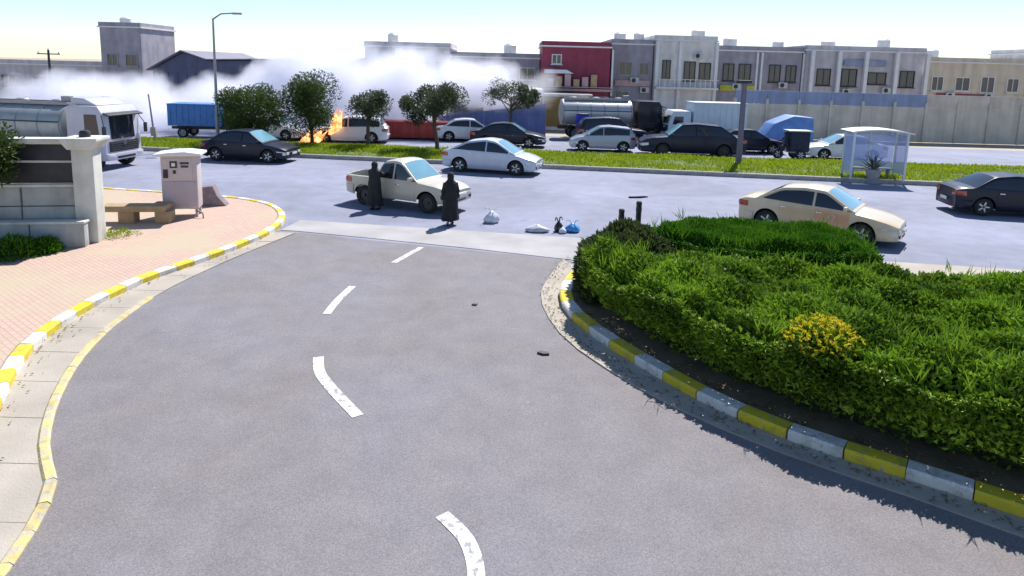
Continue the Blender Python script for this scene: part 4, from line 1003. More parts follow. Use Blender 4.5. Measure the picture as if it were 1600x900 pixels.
# ================================================================== PEOPLE AND THEIR BAGS
M_SKIN = pm('skin', (0.42, 0.26, 0.18), 0.6, 0.06, 8)
M_ABAYA = pm('black_cloth', (0.012, 0.012, 0.016), 0.85, 0.3, 5, 0.4, 60)
M_ABAYA2 = pm('black_charcoal_cloth', (0.018, 0.018, 0.02), 0.85, 0.3, 5, 0.4, 60)
M_SHOE = pm('dark_shoe', (0.015, 0.013, 0.012), 0.5, 0.2, 8)
def woman(label, loc, face_yaw, H, arm_l, arm_r, stride, robe_mat):
    """figure facing local +Y; arm targets are hand positions in local space for a 1.6 m body"""
    t = thing('person', label, 'person', loc, R(face_yaw)); k = H / 1.6; t.scale = (k, k, k)
    V = []; E_ = []; Rr = []
    def add(p, r, prev=None):
        V.append(p); Rr.append(r)
        if prev is not None: E_.append((prev, len(V) - 1))
        return len(V) - 1
    pel = add((0, 0, 0.86), 0.13); wa = add((0, 0.01, 1.02), 0.105, pel); ch = add((0, 0.0, 1.2), 0.125, wa); nb = add((0, -0.01, 1.34), 0.07, ch)
    nk = add((0, 0.0, 1.40), 0.048, nb); h1 = add((0, 0.02, 1.47), 0.075, nk); h2 = add((0, 0.025, 1.53), 0.082, h1); add((0, 0.015, 1.585), 0.05, h2)
    for s, tgt in ((-1, arm_l), (1, arm_r)):
        sh_ = add((s * 0.155, 0, 1.30), 0.05, nb); hand = Vector(tgt); shp = Vector((s * 0.155, 0, 1.30)); midp = shp.lerp(hand, 0.5) + Vector((s * 0.04, -0.06, -0.03))
        el = add(tuple(midp), 0.037, sh_); wr_ = add(tuple(hand), 0.025, el); d = (hand - midp).normalized()
        pm_ = add(tuple(hand + d * 0.055), 0.027, wr_)
        u = d.cross(Vector((0, 0, 1)));  u = u.normalized() if u.length > 0.05 else Vector((1, 0, 0))
        for q, (o, ln) in enumerate(((-0.024, 0.05), (-0.008, 0.062), (0.008, 0.058), (0.024, 0.046))):
            f1 = add(tuple(hand + d * 0.09 + u * o), 0.0085, pm_); add(tuple(hand + d * (0.09 + ln) + u * o * 1.15 + Vector((0, 0, -0.012))), 0.007, f1)
        th = add(tuple(hand + d * 0.045 - u * 0.035), 0.009, pm_); add(tuple(hand + d * 0.08 - u * 0.052), 0.0075, th)
    feet = []
    for s in (-1, 1):
        hp = add((s * 0.085, 0, 0.80), 0.085, pel); st = stride * s
        kn = add((s * 0.085, 0.03 + st * 0.5, 0.45), 0.058, hp); an = add((s * 0.085, st - 0.02, 0.09), 0.036, kn); ft = add((s * 0.09, st + 0.10, 0.04), 0.034, an); feet.append((s * 0.088, st))
    me = bpy.data.meshes.new('body'); me.from_pydata(V, E_, []); me.materials.append(M_SKIN)
    body = link('body', me, t); sk = body.modifiers.new('skin', 'SKIN'); sk.use_smooth_shade = True
    for i, sv in enumerate(me.skin_vertices[0].data): sv.radius = (Rr[i], Rr[i]); sv.use_root = (i == 0)
    ss = body.modifiers.new('sub', 'SUBSURF'); ss.levels = 1; ss.render_levels = 2
    # robe
    rows = []
    prof = [(0.15, 0.265, 0.235), (0.25, 0.255, 0.225), (0.5, 0.235, 0.20), (0.75, 0.225, 0.185), (0.9, 0.222, 0.18), (1.05, 0.195, 0.16), (1.2, 0.205, 0.158), (1.3, 0.20, 0.13), (1.36, 0.13, 0.10), (1.41, 0.075, 0.07)]
    for z, a, b in prof:
        fold = max(0, (1.0 - z)) * 0.035; row = []
        for q in range(40):
            an = 2 * math.pi * q / 40; f = 1 + fold / 0.2 * (math.sin(an * 7 + 0.7) * 0.6 + math.sin(an * 11 + z * 2) * 0.4)
            st = max(0, 0.9 - z) * stride * 0.6 * (1 if math.cos(an) > 0 else -1) * abs(math.cos(an))
            row.append((a * math.cos(an) * f, b * math.sin(an) * f + st, z + 0.012 * math.sin(an * 5) * (1 if z < 0.2 else 0)))
        rows.append(row)
    rb = MB(); rb.grid(rows, True)
    for s, tgt in ((-1, arm_l), (1, arm_r)):
        hand = Vector(tgt); shp = Vector((s * 0.14, 0, 1.29)); midp = shp.lerp(hand, 0.5) + Vector((s * 0.04, -0.06, -0.03))
        rb.tube([tuple(shp), tuple(shp.lerp(midp, 0.5)), tuple(midp), tuple(midp.lerp(hand, 0.6)), tuple(hand)], [0.085, 0.075, 0.07, 0.07, 0.075], 12, False)
    rb.build('robe', robe_mat, t, ang=70)
    # headscarf: hood with a face opening, falling over the shoulders
    hs = MB(); rows = []
    for z, a, b, yo in ((1.14, 0.20, 0.165, -0.02), (1.25, 0.21, 0.16, -0.01), (1.33, 0.165, 0.135, -0.005), (1.39, 0.105, 0.105, 0.0), (1.44, 0.095, 0.11, 0.008), (1.50, 0.104, 0.122, 0.01), (1.56, 0.10, 0.115, 0.008), (1.61, 0.07, 0.08, 0.004), (1.628, 0.02, 0.025, 0.0)):
        rows.append([(a * math.cos(2 * math.pi * q / 32), yo + b * math.sin(2 * math.pi * q / 32), z + (0.02 * math.sin(q * 1.1) if z < 1.2 else 0)) for q in range(32)])
    hs.grid(rows, True)
    hs.f = [f for f in hs.f if not (all(1.42 < hs.v[i][2] < 1.57 for i in f) and all(hs.v[i][1] > 0.085 for i in f))]
    hs.build('headscarf', robe_mat, t, ang=70)
    # facial features
    fm = MB(); fm.prism([(-0.012, 1.465), (0.0, 1.51), (0.012, 1.465)], 0.095, 0.122); fm.build('nose', M_SKIN, body)
    for s in (-1, 1): MB().lathe([(0, 0.104), (0.012, 0.1), (0.013, 0.094)], 'Y', 8, (s * 0.03, 0, 1.515)).build('eye', M_BLK, body)
    MB().box((0, 0.098, 1.44), (0.045, 0.008, 0.01), bev=0.003).build('mouth', pm('lips', (0.3, 0.1, 0.09), 0.6, 0.05, 5), body)
    for s, (fx_, fy_) in zip((-1, 1), feet):
        MB().lathe([(0.0, -0.02), (0.045, -0.018), (0.052, 0.02), (0.042, 0.06), (0.0, 0.07)], 'Z', 14, (fx_, fy_ + 0.06, 0.02), 0.9, 2.5).build('shoe', M_SHOE, t)
    return t
woman('woman in long black robe and headscarf walking before the pickup bonnet', (-1.85, 20.04, 0.012), 12, 1.6, (-0.23, 0.06, 0.80), (0.22, 0.10, 0.84), 0.14, M_ABAYA)
woman('woman in black robe leaning at the side of the ivory pickup', (-4.55, 21.96, 0.004), -14, 1.6, (-0.16, 0.34, 1.12), (0.17, 0.36, 1.16), 0.05, M_ABAYA2)

def bag(name, label, loc, rz, w_, d_, h_, mat, knot=True, seed=1, handles=True):
    t = thing(name, label, 'bag', loc, R(rz), 'shopping bags left on the road edge'); rnd = random.Random(seed); rows = []
    ph = [rnd.uniform(0, 6.28) for _ in range(6)]
    for i in range(9):
        f = i / 8; rad = [0.78, 0.98, 1.05, 1.02, 0.95, 0.82, 0.6, 0.32, 0.16][i]
        row = []
        for q in range(28):
            a = 2 * math.pi * q / 28
            cr = 1 + 0.07 * math.sin(3 * a + ph[0] + f * 3) + 0.05 * math.sin(7 * a + ph[1] - f * 5) + 0.035 * math.sin(12 * a + ph[2] + 6 * f)
            row.append((w_ * rad * cr * math.cos(a), d_ * rad * cr * math.sin(a), h_ * f * (1 + 0.05 * math.sin(2 * a + ph[3]))))
        rows.append(row)
    m = MB(); m.grid(rows, True); m.f.append(tuple(range(28))); m.f.append(tuple(range(8 * 28, 9 * 28))); m.build('sack', mat, t, ang=80)
    if handles:
        for s in (-1, 1):
            pts = [(s * w_ * 0.14, 0, h_ * 0.96), (s * w_ * 0.4, 0.02, h_ * 1.32), (s * w_ * 0.75, 0, h_ * 1.38), (s * w_ * 0.9, -0.01, h_ * 1.1)]
            rws = [[(x - 0.0, y - 0.022, z), (x, y + 0.022, z), (x + 0.01 * s, y + 0.02, z - 0.015), (x + 0.01 * s, y - 0.02, z - 0.015)] for x, y, z in pts]
            MB().grid(rws, True).build('handle', mat, t, ang=60)
    return t
M_PLW = pm('white_plastic_bag', (0.66, 0.67, 0.72), 0.35, 0.08, 6); M_PLG = pm('grey_white_plastic_bag', (0.48, 0.49, 0.55), 0.4, 0.15, 9)
M_PLB = pm('blue_plastic_bag', (0.05, 0.28, 0.62), 0.35, 0.15, 6); M_PLD = pm('black_plastic_bag', (0.02, 0.022, 0.025), 0.3, 0.2, 6)
bag('plastic_bag', 'tall white plastic bag standing beside the walking woman', (-0.6, 20.52, 0.004), 10, 0.24, 0.17, 0.36, M_PLW, seed=2)
bag('plastic_bag', 'flat white plastic bag lying on the road edge', (0.78, 19.5, 0.004), -5, 0.34, 0.2, 0.22, M_PLG, seed=3, handles=False)
bag('plastic_bag', 'small black bag between the white and blue bags', (1.43, 19.6, 0.004), 30, 0.13, 0.12, 0.32, M_PLD, seed=4)
bag('plastic_bag', 'small white bag leaning against the blue bag', (1.54, 19.39, 0.012), 60, 0.12, 0.1, 0.17, M_PLW, seed=6, handles=False)
bag('plastic_bag', 'bright blue plastic bag on the road edge', (1.85, 19.6, 0.004), 0, 0.22, 0.18, 0.26, M_PLB, seed=5)
# litter
def scrap(name, label, loc, rz, pts, mat):
    o = MB().slab(pts, 0, 0.035).build(name, mat, None, ang=0, loc=loc, rz=R(rz)); tag(o, label, 'litter')
scrap('cardboard_scrap', 'dark flattened scrap lying on the main road', (4.86, 25.38, 0.005), 15, [(-0.4, -0.08), (0.05, -0.14), (0.42, 0.0), (0.3, 0.1), (-0.1, 0.06), (-0.35, 0.1)], pm('dark_rag', (0.02, 0.02, 0.025), 1.0, 0.3, 8, spec=0.0))
scrap('road_scrap', 'small dark scrap on the access road near the island kerb', (0.61, 10.81, 0.008), -20, [(-0.1, -0.03), (0.02, -0.06), (0.11, -0.01), (0.06, 0.05), (-0.06, 0.04)], M_BLK)
scrap('pebble', 'tiny stone on the access road near the concrete apron', (-0.69, 13.11, 0.008), 0, [(-0.06, -0.03), (0.04, -0.05), (0.06, 0.02), (-0.02, 0.05)], M_SOIL)

# handcart and its pusher on the far carriageway
M_CLO = pm('dark_blue_clothes', (0.03, 0.035, 0.07), 0.85, 0.2, 6)
hc = thing('motor_tricycle', 'dark cargo tricycle with white spoked wheels at the median edge', 'tricycle', (16.07, 38.58, 0))
MB().box((0.35, 0, 1.05), (1.05, 0.8, 1.15), bev=0.06).build('cargo_load', M_CLO, hc)
MB().box((0.35, 0, 0.44), (1.15, 0.86, 0.08), bev=0.01).build('cargo_bed', M_STEEL, hc)
MB().box((0.3, 0, 1.66), (1.35, 0.95, 0.06), bev=0.015).build('canopy', M_PALE, hc)
for x, y in ((-0.75, 0.0), (0.35, -0.5), (0.35, 0.5)):
    wheel(hc, x, y, 0.3, 0.1, M_PLATE, 6)
MB().tube([(-0.75, 0, 0.3), (-0.6, 0, 0.95), (-0.15, 0, 0.6), (0.2, 0, 0.45)], 0.035, 7).build('frame', M_BLK, hc)
MB().tube([(-0.55, -0.32, 1.0), (-0.6, 0, 0.96), (-0.55, 0.32, 1.0)], 0.02, 6).build('handlebar', M_BLK, hc)
MB().box((-0.28, 0, 0.72), (0.36, 0.28, 0.1), bev=0.03).build('seat', M_BLK, hc)
def rider(label, loc, rz):
    t = thing('person', label, 'person', loc, R(rz)); V = []; E_ = []; Rr = []
    def add(p, r, prev=None):
        V.append(p); Rr.append(r)
        if prev is not None: E_.append((prev, len(V) - 1))
        return len(V) - 1
    pel = add((0, 0, 0.05), 0.13); ch = add((0.08, 0, 0.42), 0.15, pel); nk = add((0.1, 0, 0.6), 0.06, ch); hd = add((0.13, 0, 0.74), 0.085, nk); add((0.13, 0, 0.82), 0.06, hd)
    for s in (-1, 1):
        sh_ = add((0.1, s * 0.19, 0.5), 0.055, ch); el = add((0.25, s * 0.26, 0.3), 0.042, sh_); add((0.42, s * 0.27, 0.33), 0.035, el)
        hp = add((0.05, s * 0.1, 0.03), 0.085, pel); kn = add((0.4, s * 0.13, -0.05), 0.06, hp); an = add((0.33, s * 0.13, -0.42), 0.045, kn); add((0.45, s * 0.13, -0.46), 0.04, an)
    me = bpy.data.meshes.new('body'); me.from_pydata(V, E_, []); me.materials.append(M_CLO)
    o = link('body', me, t); sk = o.modifiers.new('skin', 'SKIN'); sk.use_smooth_shade = True
    for i, sv in enumerate(me.skin_vertices[0].data): sv.radius = (Rr[i], Rr[i]); sv.use_root = (i == 0)
    o.modifiers.new('sub', 'SUBSURF').render_levels = 2
    MB().lathe([(0.0, 0.11), (0.06, 0.1), (0.095, 0.04), (0.098, -0.01)], 'Z', 14, (0.125, 0, 0.76)).build('hair', M_BLK, t)
    return t
rider('person in dark clothes seated on the cargo tricycle', (15.81, 38.59, 0.74), 180)

# ================================================================== BUILDINGS BEHIND
M_SHED = pm('warehouse_blue_grey_sheet', (0.075, 0.085, 0.16), 0.7, 0.15, 0.8, streak=0.16)
M_SHEDR = pm('warehouse_roof_sheet', (0.16, 0.16, 0.22), 0.6, 0.15, 0.8)
M_LAV = pm('lavender_render', (0.52, 0.49, 0.54), 0.85, 0.12, 1.2, 0.2, 20, streak=0.16)
M_GREY = pm('grey_render', (0.34, 0.32, 0.38), 0.85, 0.15, 1.2, 0.2, 20, streak=0.16)
M_OFFW = pm('off_white_render', (0.68, 0.66, 0.66), 0.85, 0.12, 1.2, 0.2, 20, streak=0.16)
M_BEI = pm('beige_boundary_render', (0.60, 0.54, 0.46), 0.9, 0.12, 1.0, 0.2, 20, streak=0.16)
M_SANDW = pm('sand_render', (0.60, 0.52, 0.43), 0.9, 0.12, 1.0, 0.2, 20, streak=0.16)
M_BBAND = pm('blue_grey_band', (0.26, 0.31, 0.46), 0.8, 0.1, 1.0, streak=0.16)
M_REDB = pm('magenta_red_cladding', (0.26, 0.03, 0.07), 0.6, 0.15, 1.5, streak=0.16)
M_PINK = pm('pink_fascia', (0.50, 0.34, 0.36), 0.7, 0.12, 2)
M_OCHRE = pm('ochre_shutter', (0.22, 0.15, 0.045), 0.6, 0.15, 2)
M_YEL = pm('yellow_green_banner', (0.50, 0.46, 0.05), 0.7, 0.15, 2)
M_GRN = pm('green_banner', (0.20, 0.34, 0.04), 0.7, 0.15, 2)
M_WTRIM = pm('white_trim', (0.68, 0.68, 0.70), 0.6, 0.06, 3)
M_BFEN = pm('blue_sheet_fence', (0.14, 0.18, 0.42), 0.6, 0.15, 1.0, streak=0.16)
M_REDS = pm('red_skip_paint', (0.42, 0.05, 0.04), 0.6, 0.18, 1.2, streak=0.16)
M_BPANE = pm('building_window_glass', (0.03, 0.035, 0.06), 0.1, 0.3, 0.8, spec=0.7)
def window(parent, x, z, w_, h_, y=0.0, frame=M_WTRIM):
    f = MB(); t_ = 0.07
    for s in (-1, 1):
        f.box((x + s * (w_ / 2 - t_ / 2), y - 0.03, z), (t_, 0.1, h_)); f.box((x, y - 0.032, z + s * (h_ / 2 - t_ / 2)), (w_ - 2 * t_, 0.1, t_))
    f.box((x, y - 0.028, z), (0.05, 0.08, h_ - 2 * t_))
    f = f.build('window', frame, parent, ang=0)
    MB().box((x, y - 0.005, z), (w_ - 2 * t_ - 0.01, 0.04, h_ - 2 * t_ - 0.01)).build('pane', M_BPANE, f, ang=0)
    MB().box((x, y - 0.09, z - h_ / 2 - 0.04), (w_ + 0.16, 0.2, 0.06)).build('sill', frame, f, ang=0)
def building(name, label, x0, x1, y, depth, h, mat, wins=(), parapet=0.35, trim=M_WTRIM, cat='building', group='buildings beyond the road'):
    """front wall on y facing the camera; wins are (x, z, w, h) from the left corner"""
    t = thing(name, label, cat, (x0, y, 0), 0, group); w_ = x1 - x0
    MB().box((w_ / 2, depth / 2, h / 2), (w_, depth, h)).build('wall', mat, t, ang=0)
    if parapet:
        r_ = MB().box((w_ / 2, depth / 2, h + 0.06), (w_ + 0.3, depth + 0.3, 0.12)).build('roof', trim, t, ang=0)
        for a, b, c, d in ((w_ / 2, 0.0, w_ + 0.1, 0.15), (0.02, depth / 2, 0.15, depth - 0.2), (w_ - 0.02, depth / 2, 0.15, depth - 0.2)):
            MB().box((a, b, h + 0.12 + parapet / 2), (c, d, parapet)).build('parapet', mat, r_, ang=0)
    rw = random.Random(int(x0 * 10)); fr = rw.choice([M_WTRIM, M_WTRIM, M_DKMET, M_STEEL])
    for q in wins:
        k_ = rw.uniform(0.85, 1.12); window(t, q[0], q[1], q[2] * k_, q[3] * rw.uniform(0.9, 1.1), 0.0, fr)
    return t
def shutter(parent, x, z0, w_, h_, mat, y=-0.03, n=8):
    s = MB().box((x, y, z0 + h_ / 2), (w_, 0.05, h_)).build('shutter', mat, parent, ang=0)
    for k in range(n): MB().box((x, y - 0.04, z0 + h_ * (k + 0.5) / n), (w_ - 0.06, 0.04, h_ / n * 0.7), bev=0.008).build('slat', mat, s, ang=0)

b1 = building('block_building', 'tall grey block seen above the tanker cab', -36.81, -33.19, 60.56, 6, 7.4, M_GREY, [(1.0, 4.6, 1.0, 1.2), (2.7, 4.6, 1.0, 1.2), (1.0, 2.2, 1.0, 1.2), (2.7, 2.2, 1.0, 1.2)])
building('low_building', 'long pale low building behind the tanker', -59.1, -37.27, 64.39, 8, 3.9, M_LAV, [(2 + 3 * k, 2.3, 1.4, 1.2) for k in range(7)])
# gabled warehouse
wh = thing('warehouse', 'dark blue-grey gabled warehouse behind the smoke', 'warehouse', (-30.22, 56.7, 0), 0, 'buildings beyond the road')
MB().prism([(0, 0), (0, 3.9), (2.6, 5.35), (4.6, 4.7), (18.7, 5.15), (18.7, 0)], 0, 12).build('wall', M_SHED, wh, ang=0)
rf = MB()
for (xa, za), (xb, zb_) in (((-0.3, 3.78), (2.6, 5.42)), ((2.6, 5.42), (4.7, 4.74)), ((4.7, 4.74), (19.0, 5.2))):
    rf.prism([(xa, za + 0.03), (xb, zb_ + 0.03), (xb, zb_ + 0.13), (xa, za + 0.13)], -0.5, 12.5)
rf.build('roof', M_SHEDR, wh, ang=0)
for k in range(24): MB().box((0.5 + 0.76 * k, -0.03, 1.9), (0.09, 0.06, 3.6)).build('rib', M_SHED, wh, ang=0)
for x in (7.0, 11.5): shutter(wh, x, 0, 3.0, 3.2, M_SHEDR, -0.1, 9)
b3 = building('office_building', 'lavender office with white column behind the smoke', -13.15, -5.68, 59.59, 7, 6.3, M_LAV, [(1.2, 4.6, 1.2, 1.2), (5.0, 4.6, 1.2, 1.2), (6.8, 4.6, 1.0, 1.2)])
MB().box((3.0, -0.4, 3.1), (0.45, 0.45, 6.2), bev=0.03).build('column', M_WTRIM, b3)
MB().box((1.4, -0.5, 3.6), (3.4, 1.0, 0.2), bev=0.03).build('awning', M_GREY, b3)
# fuel-station-like canopy
cn = thing('canopy', 'long white flat canopy half hidden by smoke', 'canopy', (-3.89, 51.89, 0), 0, 'buildings beyond the road')
MB().box((0, 2, 3.0), (12.2, 5.0, 0.5), bev=0.05).build('roof', M_WTRIM, cn)
for x in (-5, -1.7, 1.7, 5):
    for y in (0.4, 3.6): MB().box((x, y, 1.38), (0.3, 0.3, 2.75), bev=0.02).build('column', M_OFFW, cn)
MB().box((0, -0.515, 3.0), (12.0, 0.02, 0.18)).build('fascia_stripe', M_PINK, cn)
bk = building('store_building', 'grey store with white gable sign behind the canopy', -5.48, 2.18, 60.55, 7, 5.6, M_GREY, [(1.5, 4.3, 1.3, 1.1), (6.6, 4.3, 1.3, 1.1)])
MB().prism([(2.6, 3.4), (2.6, 4.4), (3.2, 5.0), (4.4, 5.0), (5.0, 4.4), (5.0, 3.4)], -0.2, -0.02).build('gable_sign', M_OFFW, bk, ang=0)
# blue sheet fence
bf = thing('sheet_fence', 'blue corrugated sheet fence behind the black sedan', 'fence', (-5.16, 46.68, 0), R(2))
for k in range(19):
    hh = 1.35 + 0.055 * k; x = 0.39 * k
    MB().prism([(x, 0.05), (x, hh), (x + 0.38, hh + 0.05), (x + 0.38, 0.05)], -0.02 - 0.03 * (k % 2), 0.02 - 0.03 * (k % 2)).build('panel', M_BFEN, bf, ang=0)
for k in range(6): MB().box((1.48 * k, 0.08, 1.0), (0.08, 0.08, 2.0)).build('post', M_STEEL, bf, ang=0)
# red skip
sk_ = thing('red_container', 'long low red steel container behind the median trees', 'container', (-5.94, 44.47, 0), R(1))
MB().prism([(-2.75, 0.12), (-2.85, 1.15), (2.85, 1.15), (2.75, 0.12)], -0.9, 0.9, 0.03).build('body', M_REDS, sk_)
MB().box((0, -0.92, 1.13), (5.8, 0.1, 0.1)).build('rim', M_REDS, sk_)
for k in range(10): MB().box((-2.5 + 0.555 * k, -0.93, 0.6), (0.08, 0.07, 0.96)).build('rib', M_REDS, sk_)
for x in (-2.2, 2.2): MB().box((x, 0, 0.06), (0.3, 1.6, 0.12)).build('skid', M_BLK, sk_)
# red shop
rs = building('red_shop', 'magenta red shop front with pink fascia', 2.26, 7.91, 56.67, 7, 6.6, M_REDB, [(1.2, 5.6, 0.9, 0.8)])
MB().box((2.95, -0.25, 3.12), (6.0, 0.5, 0.22), bev=0.02).build('fascia', M_PINK, rs)
MB().box((2.95, -0.45, 3.35), (5.8, 0.9, 0.06)).build('balcony_floor', M_PINK, rs)
M_SAND = pm('sand_goods', (0.45, 0.30, 0.18), 0.8, 0.25, 3)
for k in range(6): MB().box((0.7 + 0.72 * k, -0.5, 3.7 + 0.1 * (k % 3)), (0.5, 0.4, 0.6 + 0.2 * (k % 3)), bev=0.03).build('crate', M_SAND if k % 2 else M_PINK, rs)
MB().box((5.85, -0.08, 4.6), (0.14, 0.14, 3.8)).build('downpipe', M_WTRIM, rs)
MB().prism([(0.2, 4.45), (0.2, 4.75), (2.0, 4.75), (2.6, 4.45)], -0.9, -0.06).build('awning', M_WTRIM, rs, ang=0)
shutter(rs, 1.8, 0.0, 2.6, 2.6, M_LAV); shutter(rs, 4.6, 0.0, 2.2, 2.6, M_LAV)
# ochre kiosk and its banner
ok = building('kiosk', 'ochre shuttered kiosk with yellow and green banner', 2.34, 5.89, 53.03, 2.4, 2.75, M_OFFW, [], 0.0)
MB().box((1.85, 1.2, 2.82), (3.9, 2.7, 0.12)).build('roof', M_OFFW, ok, ang=0)
shutter(ok, 1.0, 0.3, 1.9, 2.35, M_OCHRE)
MB().box((2.1, -0.06, 1.8), (0.22, 0.08, 1.4)).build('door_post', M_SAND, ok, ang=0)
bnr = MB().box((2.95, -0.06, 2.0), (1.4, 0.05, 0.9)).build('banner', M_YEL, ok, ang=0)
for k in range(4): MB().box((2.5 + 0.32 * k, -0.1, 2.0), (0.13, 0.02, 0.74)).build('banner_stripe', M_GRN, bnr, ang=0)
# grey / white terrace
b6 = building('grey_terrace', 'dark grey building between red shop and white building', 8.31, 11.85, 58.63, 8, 7.0, M_GREY, [(1.2, 5.0, 1.1, 1.2), (2.8, 5.0, 1.0, 1.2), (1.0, 2.6, 1.1, 1.0)])
b7 = building('white_building', 'off-white building with white pilasters and dark windows', 11.95, 17.12, 58.24, 8, 7.4, M_OFFW, [(1.0, 5.0, 0.8, 1.5), (3.0, 4.9, 1.0, 1.5), (4.3, 4.9, 1.0, 1.5)])
for x in (0.15, 2.1, 5.2): MB().box((x, -0.12, 3.7), (0.26, 0.24, 7.3)).build('pilaster', M_WTRIM, b7, ang=0)
MB().box((2.7, -0.4, 3.45), (5.3, 0.8, 0.18)).build('balcony_floor', M_OFFW, b7, ang=0)
for k in range(12): MB().box((0.35 + 0.43 * k, -0.76, 3.85), (0.05, 0.05, 0.62)).build('baluster', M_WTRIM, b7, ang=0)
MB().box((2.7, -0.76, 4.18), (5.2, 0.07, 0.06)).build('handrail', M_WTRIM, b7, ang=0)
b8 = building('purple_grey_building', 'purplish grey building with white downpipes above the boundary wall', 17.32, 24.79, 59.02, 8, 6.7, M_GREY, [(1.2, 4.9, 1.0, 1.4), (2.6, 4.9, 1.0, 1.4), (5.2, 4.9, 1.0, 1.4), (6.6, 4.9, 1.0, 1.4)])
for x in (3.6, 4.0, 7.6): MB().box((x, -0.1, 3.4), (0.16, 0.16, 6.5)).build('downpipe', M_WTRIM, b8, ang=0)
b9 = building('pillared_building', 'lavender building with white pillars at the far right', 24.99, 35.14, 58.63, 8, 6.9, M_LAV, [(1.6, 4.7, 1.2, 1.4), (3.8, 4.7, 1.2, 1.4), (6.2, 4.7, 1.6, 1.0), (8.8, 4.7, 1.2, 1.4)])
for x in (0.4, 2.7, 5.0, 7.6, 10.2): MB().box((x, -0.35, 3.45), (0.3, 0.3, 6.9)).build('column', M_WTRIM, b9, ang=0)
b10 = building('plain_block', 'plain sand coloured block beyond the lavender pillared building', 35.53, 45.75, 59.58, 8, 6.2, M_SANDW, [(1.5 + 2.2 * k, 4.4, 1.2, 1.3) for k in range(4)])
b11 = building('corner_block', 'off-white block closing the row of buildings on the right', 46.25, 57.75, 58.62, 8, 7.2, M_OFFW, [(1.5 + 2.2 * k, 4.6, 1.2, 1.3) for k in range(5)])
# rooftop tanks, air-conditioner boxes and stains of use
M_TANKW = pm('roof_tank_white', (0.55, 0.55, 0.56), 0.5, 0.1, 3); M_ACB = pm('air_conditioner_box', (0.5, 0.5, 0.5), 0.6, 0.1, 4)
def roof_tank(b, x, y, z, r_=0.55, h_=1.1):
    MB().lathe([(0, 0), (r_, 0), (r_, h_ * 0.3), (r_ * 0.97, h_ * 0.32), (r_, h_ * 0.34), (r_, h_ * 0.85), (r_ * 0.6, h_), (0.15, h_ * 1.04), (0, h_ * 1.05)], 'Z', 18, (x, y, z)).build('water_tank', M_TANKW, b)
def air_con(b, x, z):
    u = MB().box((x, -0.22, z), (0.75, 0.32, 0.5), bev=0.02).build('air_conditioner', M_ACB, b)
    MB().lathe([(0.0, -0.385), (0.19, -0.385), (0.2, -0.37)], 'Y', 16, (x - 0.08, 0, z)).build('fan_guard', M_BLK, u)
for b, xs_, h_ in ((b3, (2.0,), 6.3), (b6, (1.0, 2.6), 7.0), (b7, (4.2,), 7.4), (b8, (2.0, 6.3), 6.7), (b9, (3.2, 8.0), 6.9), (b10, (3.0,), 6.2), (bk, (5.0,), 5.6), (b1, (1.2,), 7.4)):
    for x in xs_: roof_tank(b, x, random.uniform(2.0, 4.0), h_ + 0.12, random.uniform(0.45, 0.65), random.uniform(0.9, 1.3))
for b, q in ((b6, ((2.0, 4.0), (2.9, 3.2))), (b7, ((3.6, 6.2),)), (b8, ((1.9, 3.7), (5.9, 3.9))), (b9, ((2.7 + 0.9, 3.5), (7.0, 3.7))), (b10, ((2.6, 3.4), (6.0, 3.4))), (b3, ((6.0, 3.6),))):
    for x, z in q: air_con(b, x, z)
for b, x, w_, z, m_ in ((b6, 1.85, 3.0, 3.75, M_PINK), (b8, 2.0, 3.0, 3.55, M_YEL), (b9, 5.0, 3.6, 5.95, M_BBAND), (b10, 4.0, 5.0, 3.3, M_REDB)):
    MB().box((x, -0.14, z), (w_, 0.14, 0.5), bev=0.02).build('sign_board', m_, b)
# boundary wall
bw = thing('boundary_wall', 'long beige boundary wall with blue-grey band on the right', 'wall', (16.7, 51.1, 0), 0)
for k in range(15):
    MB().box((1.2 + 2.4 * k, 0, 1.3), (2.36, 0.2, 2.6)).build('panel', M_BEI, bw, ang=0)
    MB().box((1.2 + 2.4 * k, 0, 3.12), (2.38, 0.16, 0.95)).build('band_panel', M_BBAND if k < 6 else M_SANDW, bw, ang=0)
for k in range(16): MB().box((2.4 * k, -0.06, 1.5), (0.2, 0.3, 3.0), bev=0.02).build('pier', M_BEI, bw, ang=0)
# blue tarpaulin heap
tp = thing('tarpaulin_tent', 'blue tarpaulin draped over a frame before the boundary wall', 'tarpaulin', (18.22, 45.33, 0), 0)
MB().prism([(-1.7, 0.5), (-1.0, 1.6), (0.3, 2.15), (1.6, 2.05), (1.75, 0.4)], -0.9, 0.9, 0.12).build('sheet', pm('blue_tarpaulin', (0.10, 0.22, 0.50), 0.55, 0.25, 1.5, 0.4, 6), tp)
for x, y in ((-1.4, -0.8), (1.6, -0.8), (-1.4, 0.8), (1.6, 0.8)): MB().tube([(x, y, 0), (x, y, 0.7)], 0.04, 6).build('pole', M_STEEL, tp)
bb = thing('blue_barrel', 'bright blue plastic barrel behind the parked cars', 'barrel', (4.71, 45.72, 0))
MB().lathe([(0, 0), (0.42, 0), (0.46, 0.1), (0.48, 0.6), (0.5, 0.62), (0.48, 0.66), (0.48, 1.3), (0.5, 1.33), (0.46, 1.7), (0.4, 1.8), (0, 1.8)], 'Z', 22).build('drum', pm('barrel_blue', (0.01, 0.03, 0.45), 0.4, 0.1, 3), bb)
MB().lathe([(0.42, 1.8), (0.44, 1.8), (0.44, 1.86), (0, 1.88)], 'Z', 22).build('lid', M_BLK, bb)

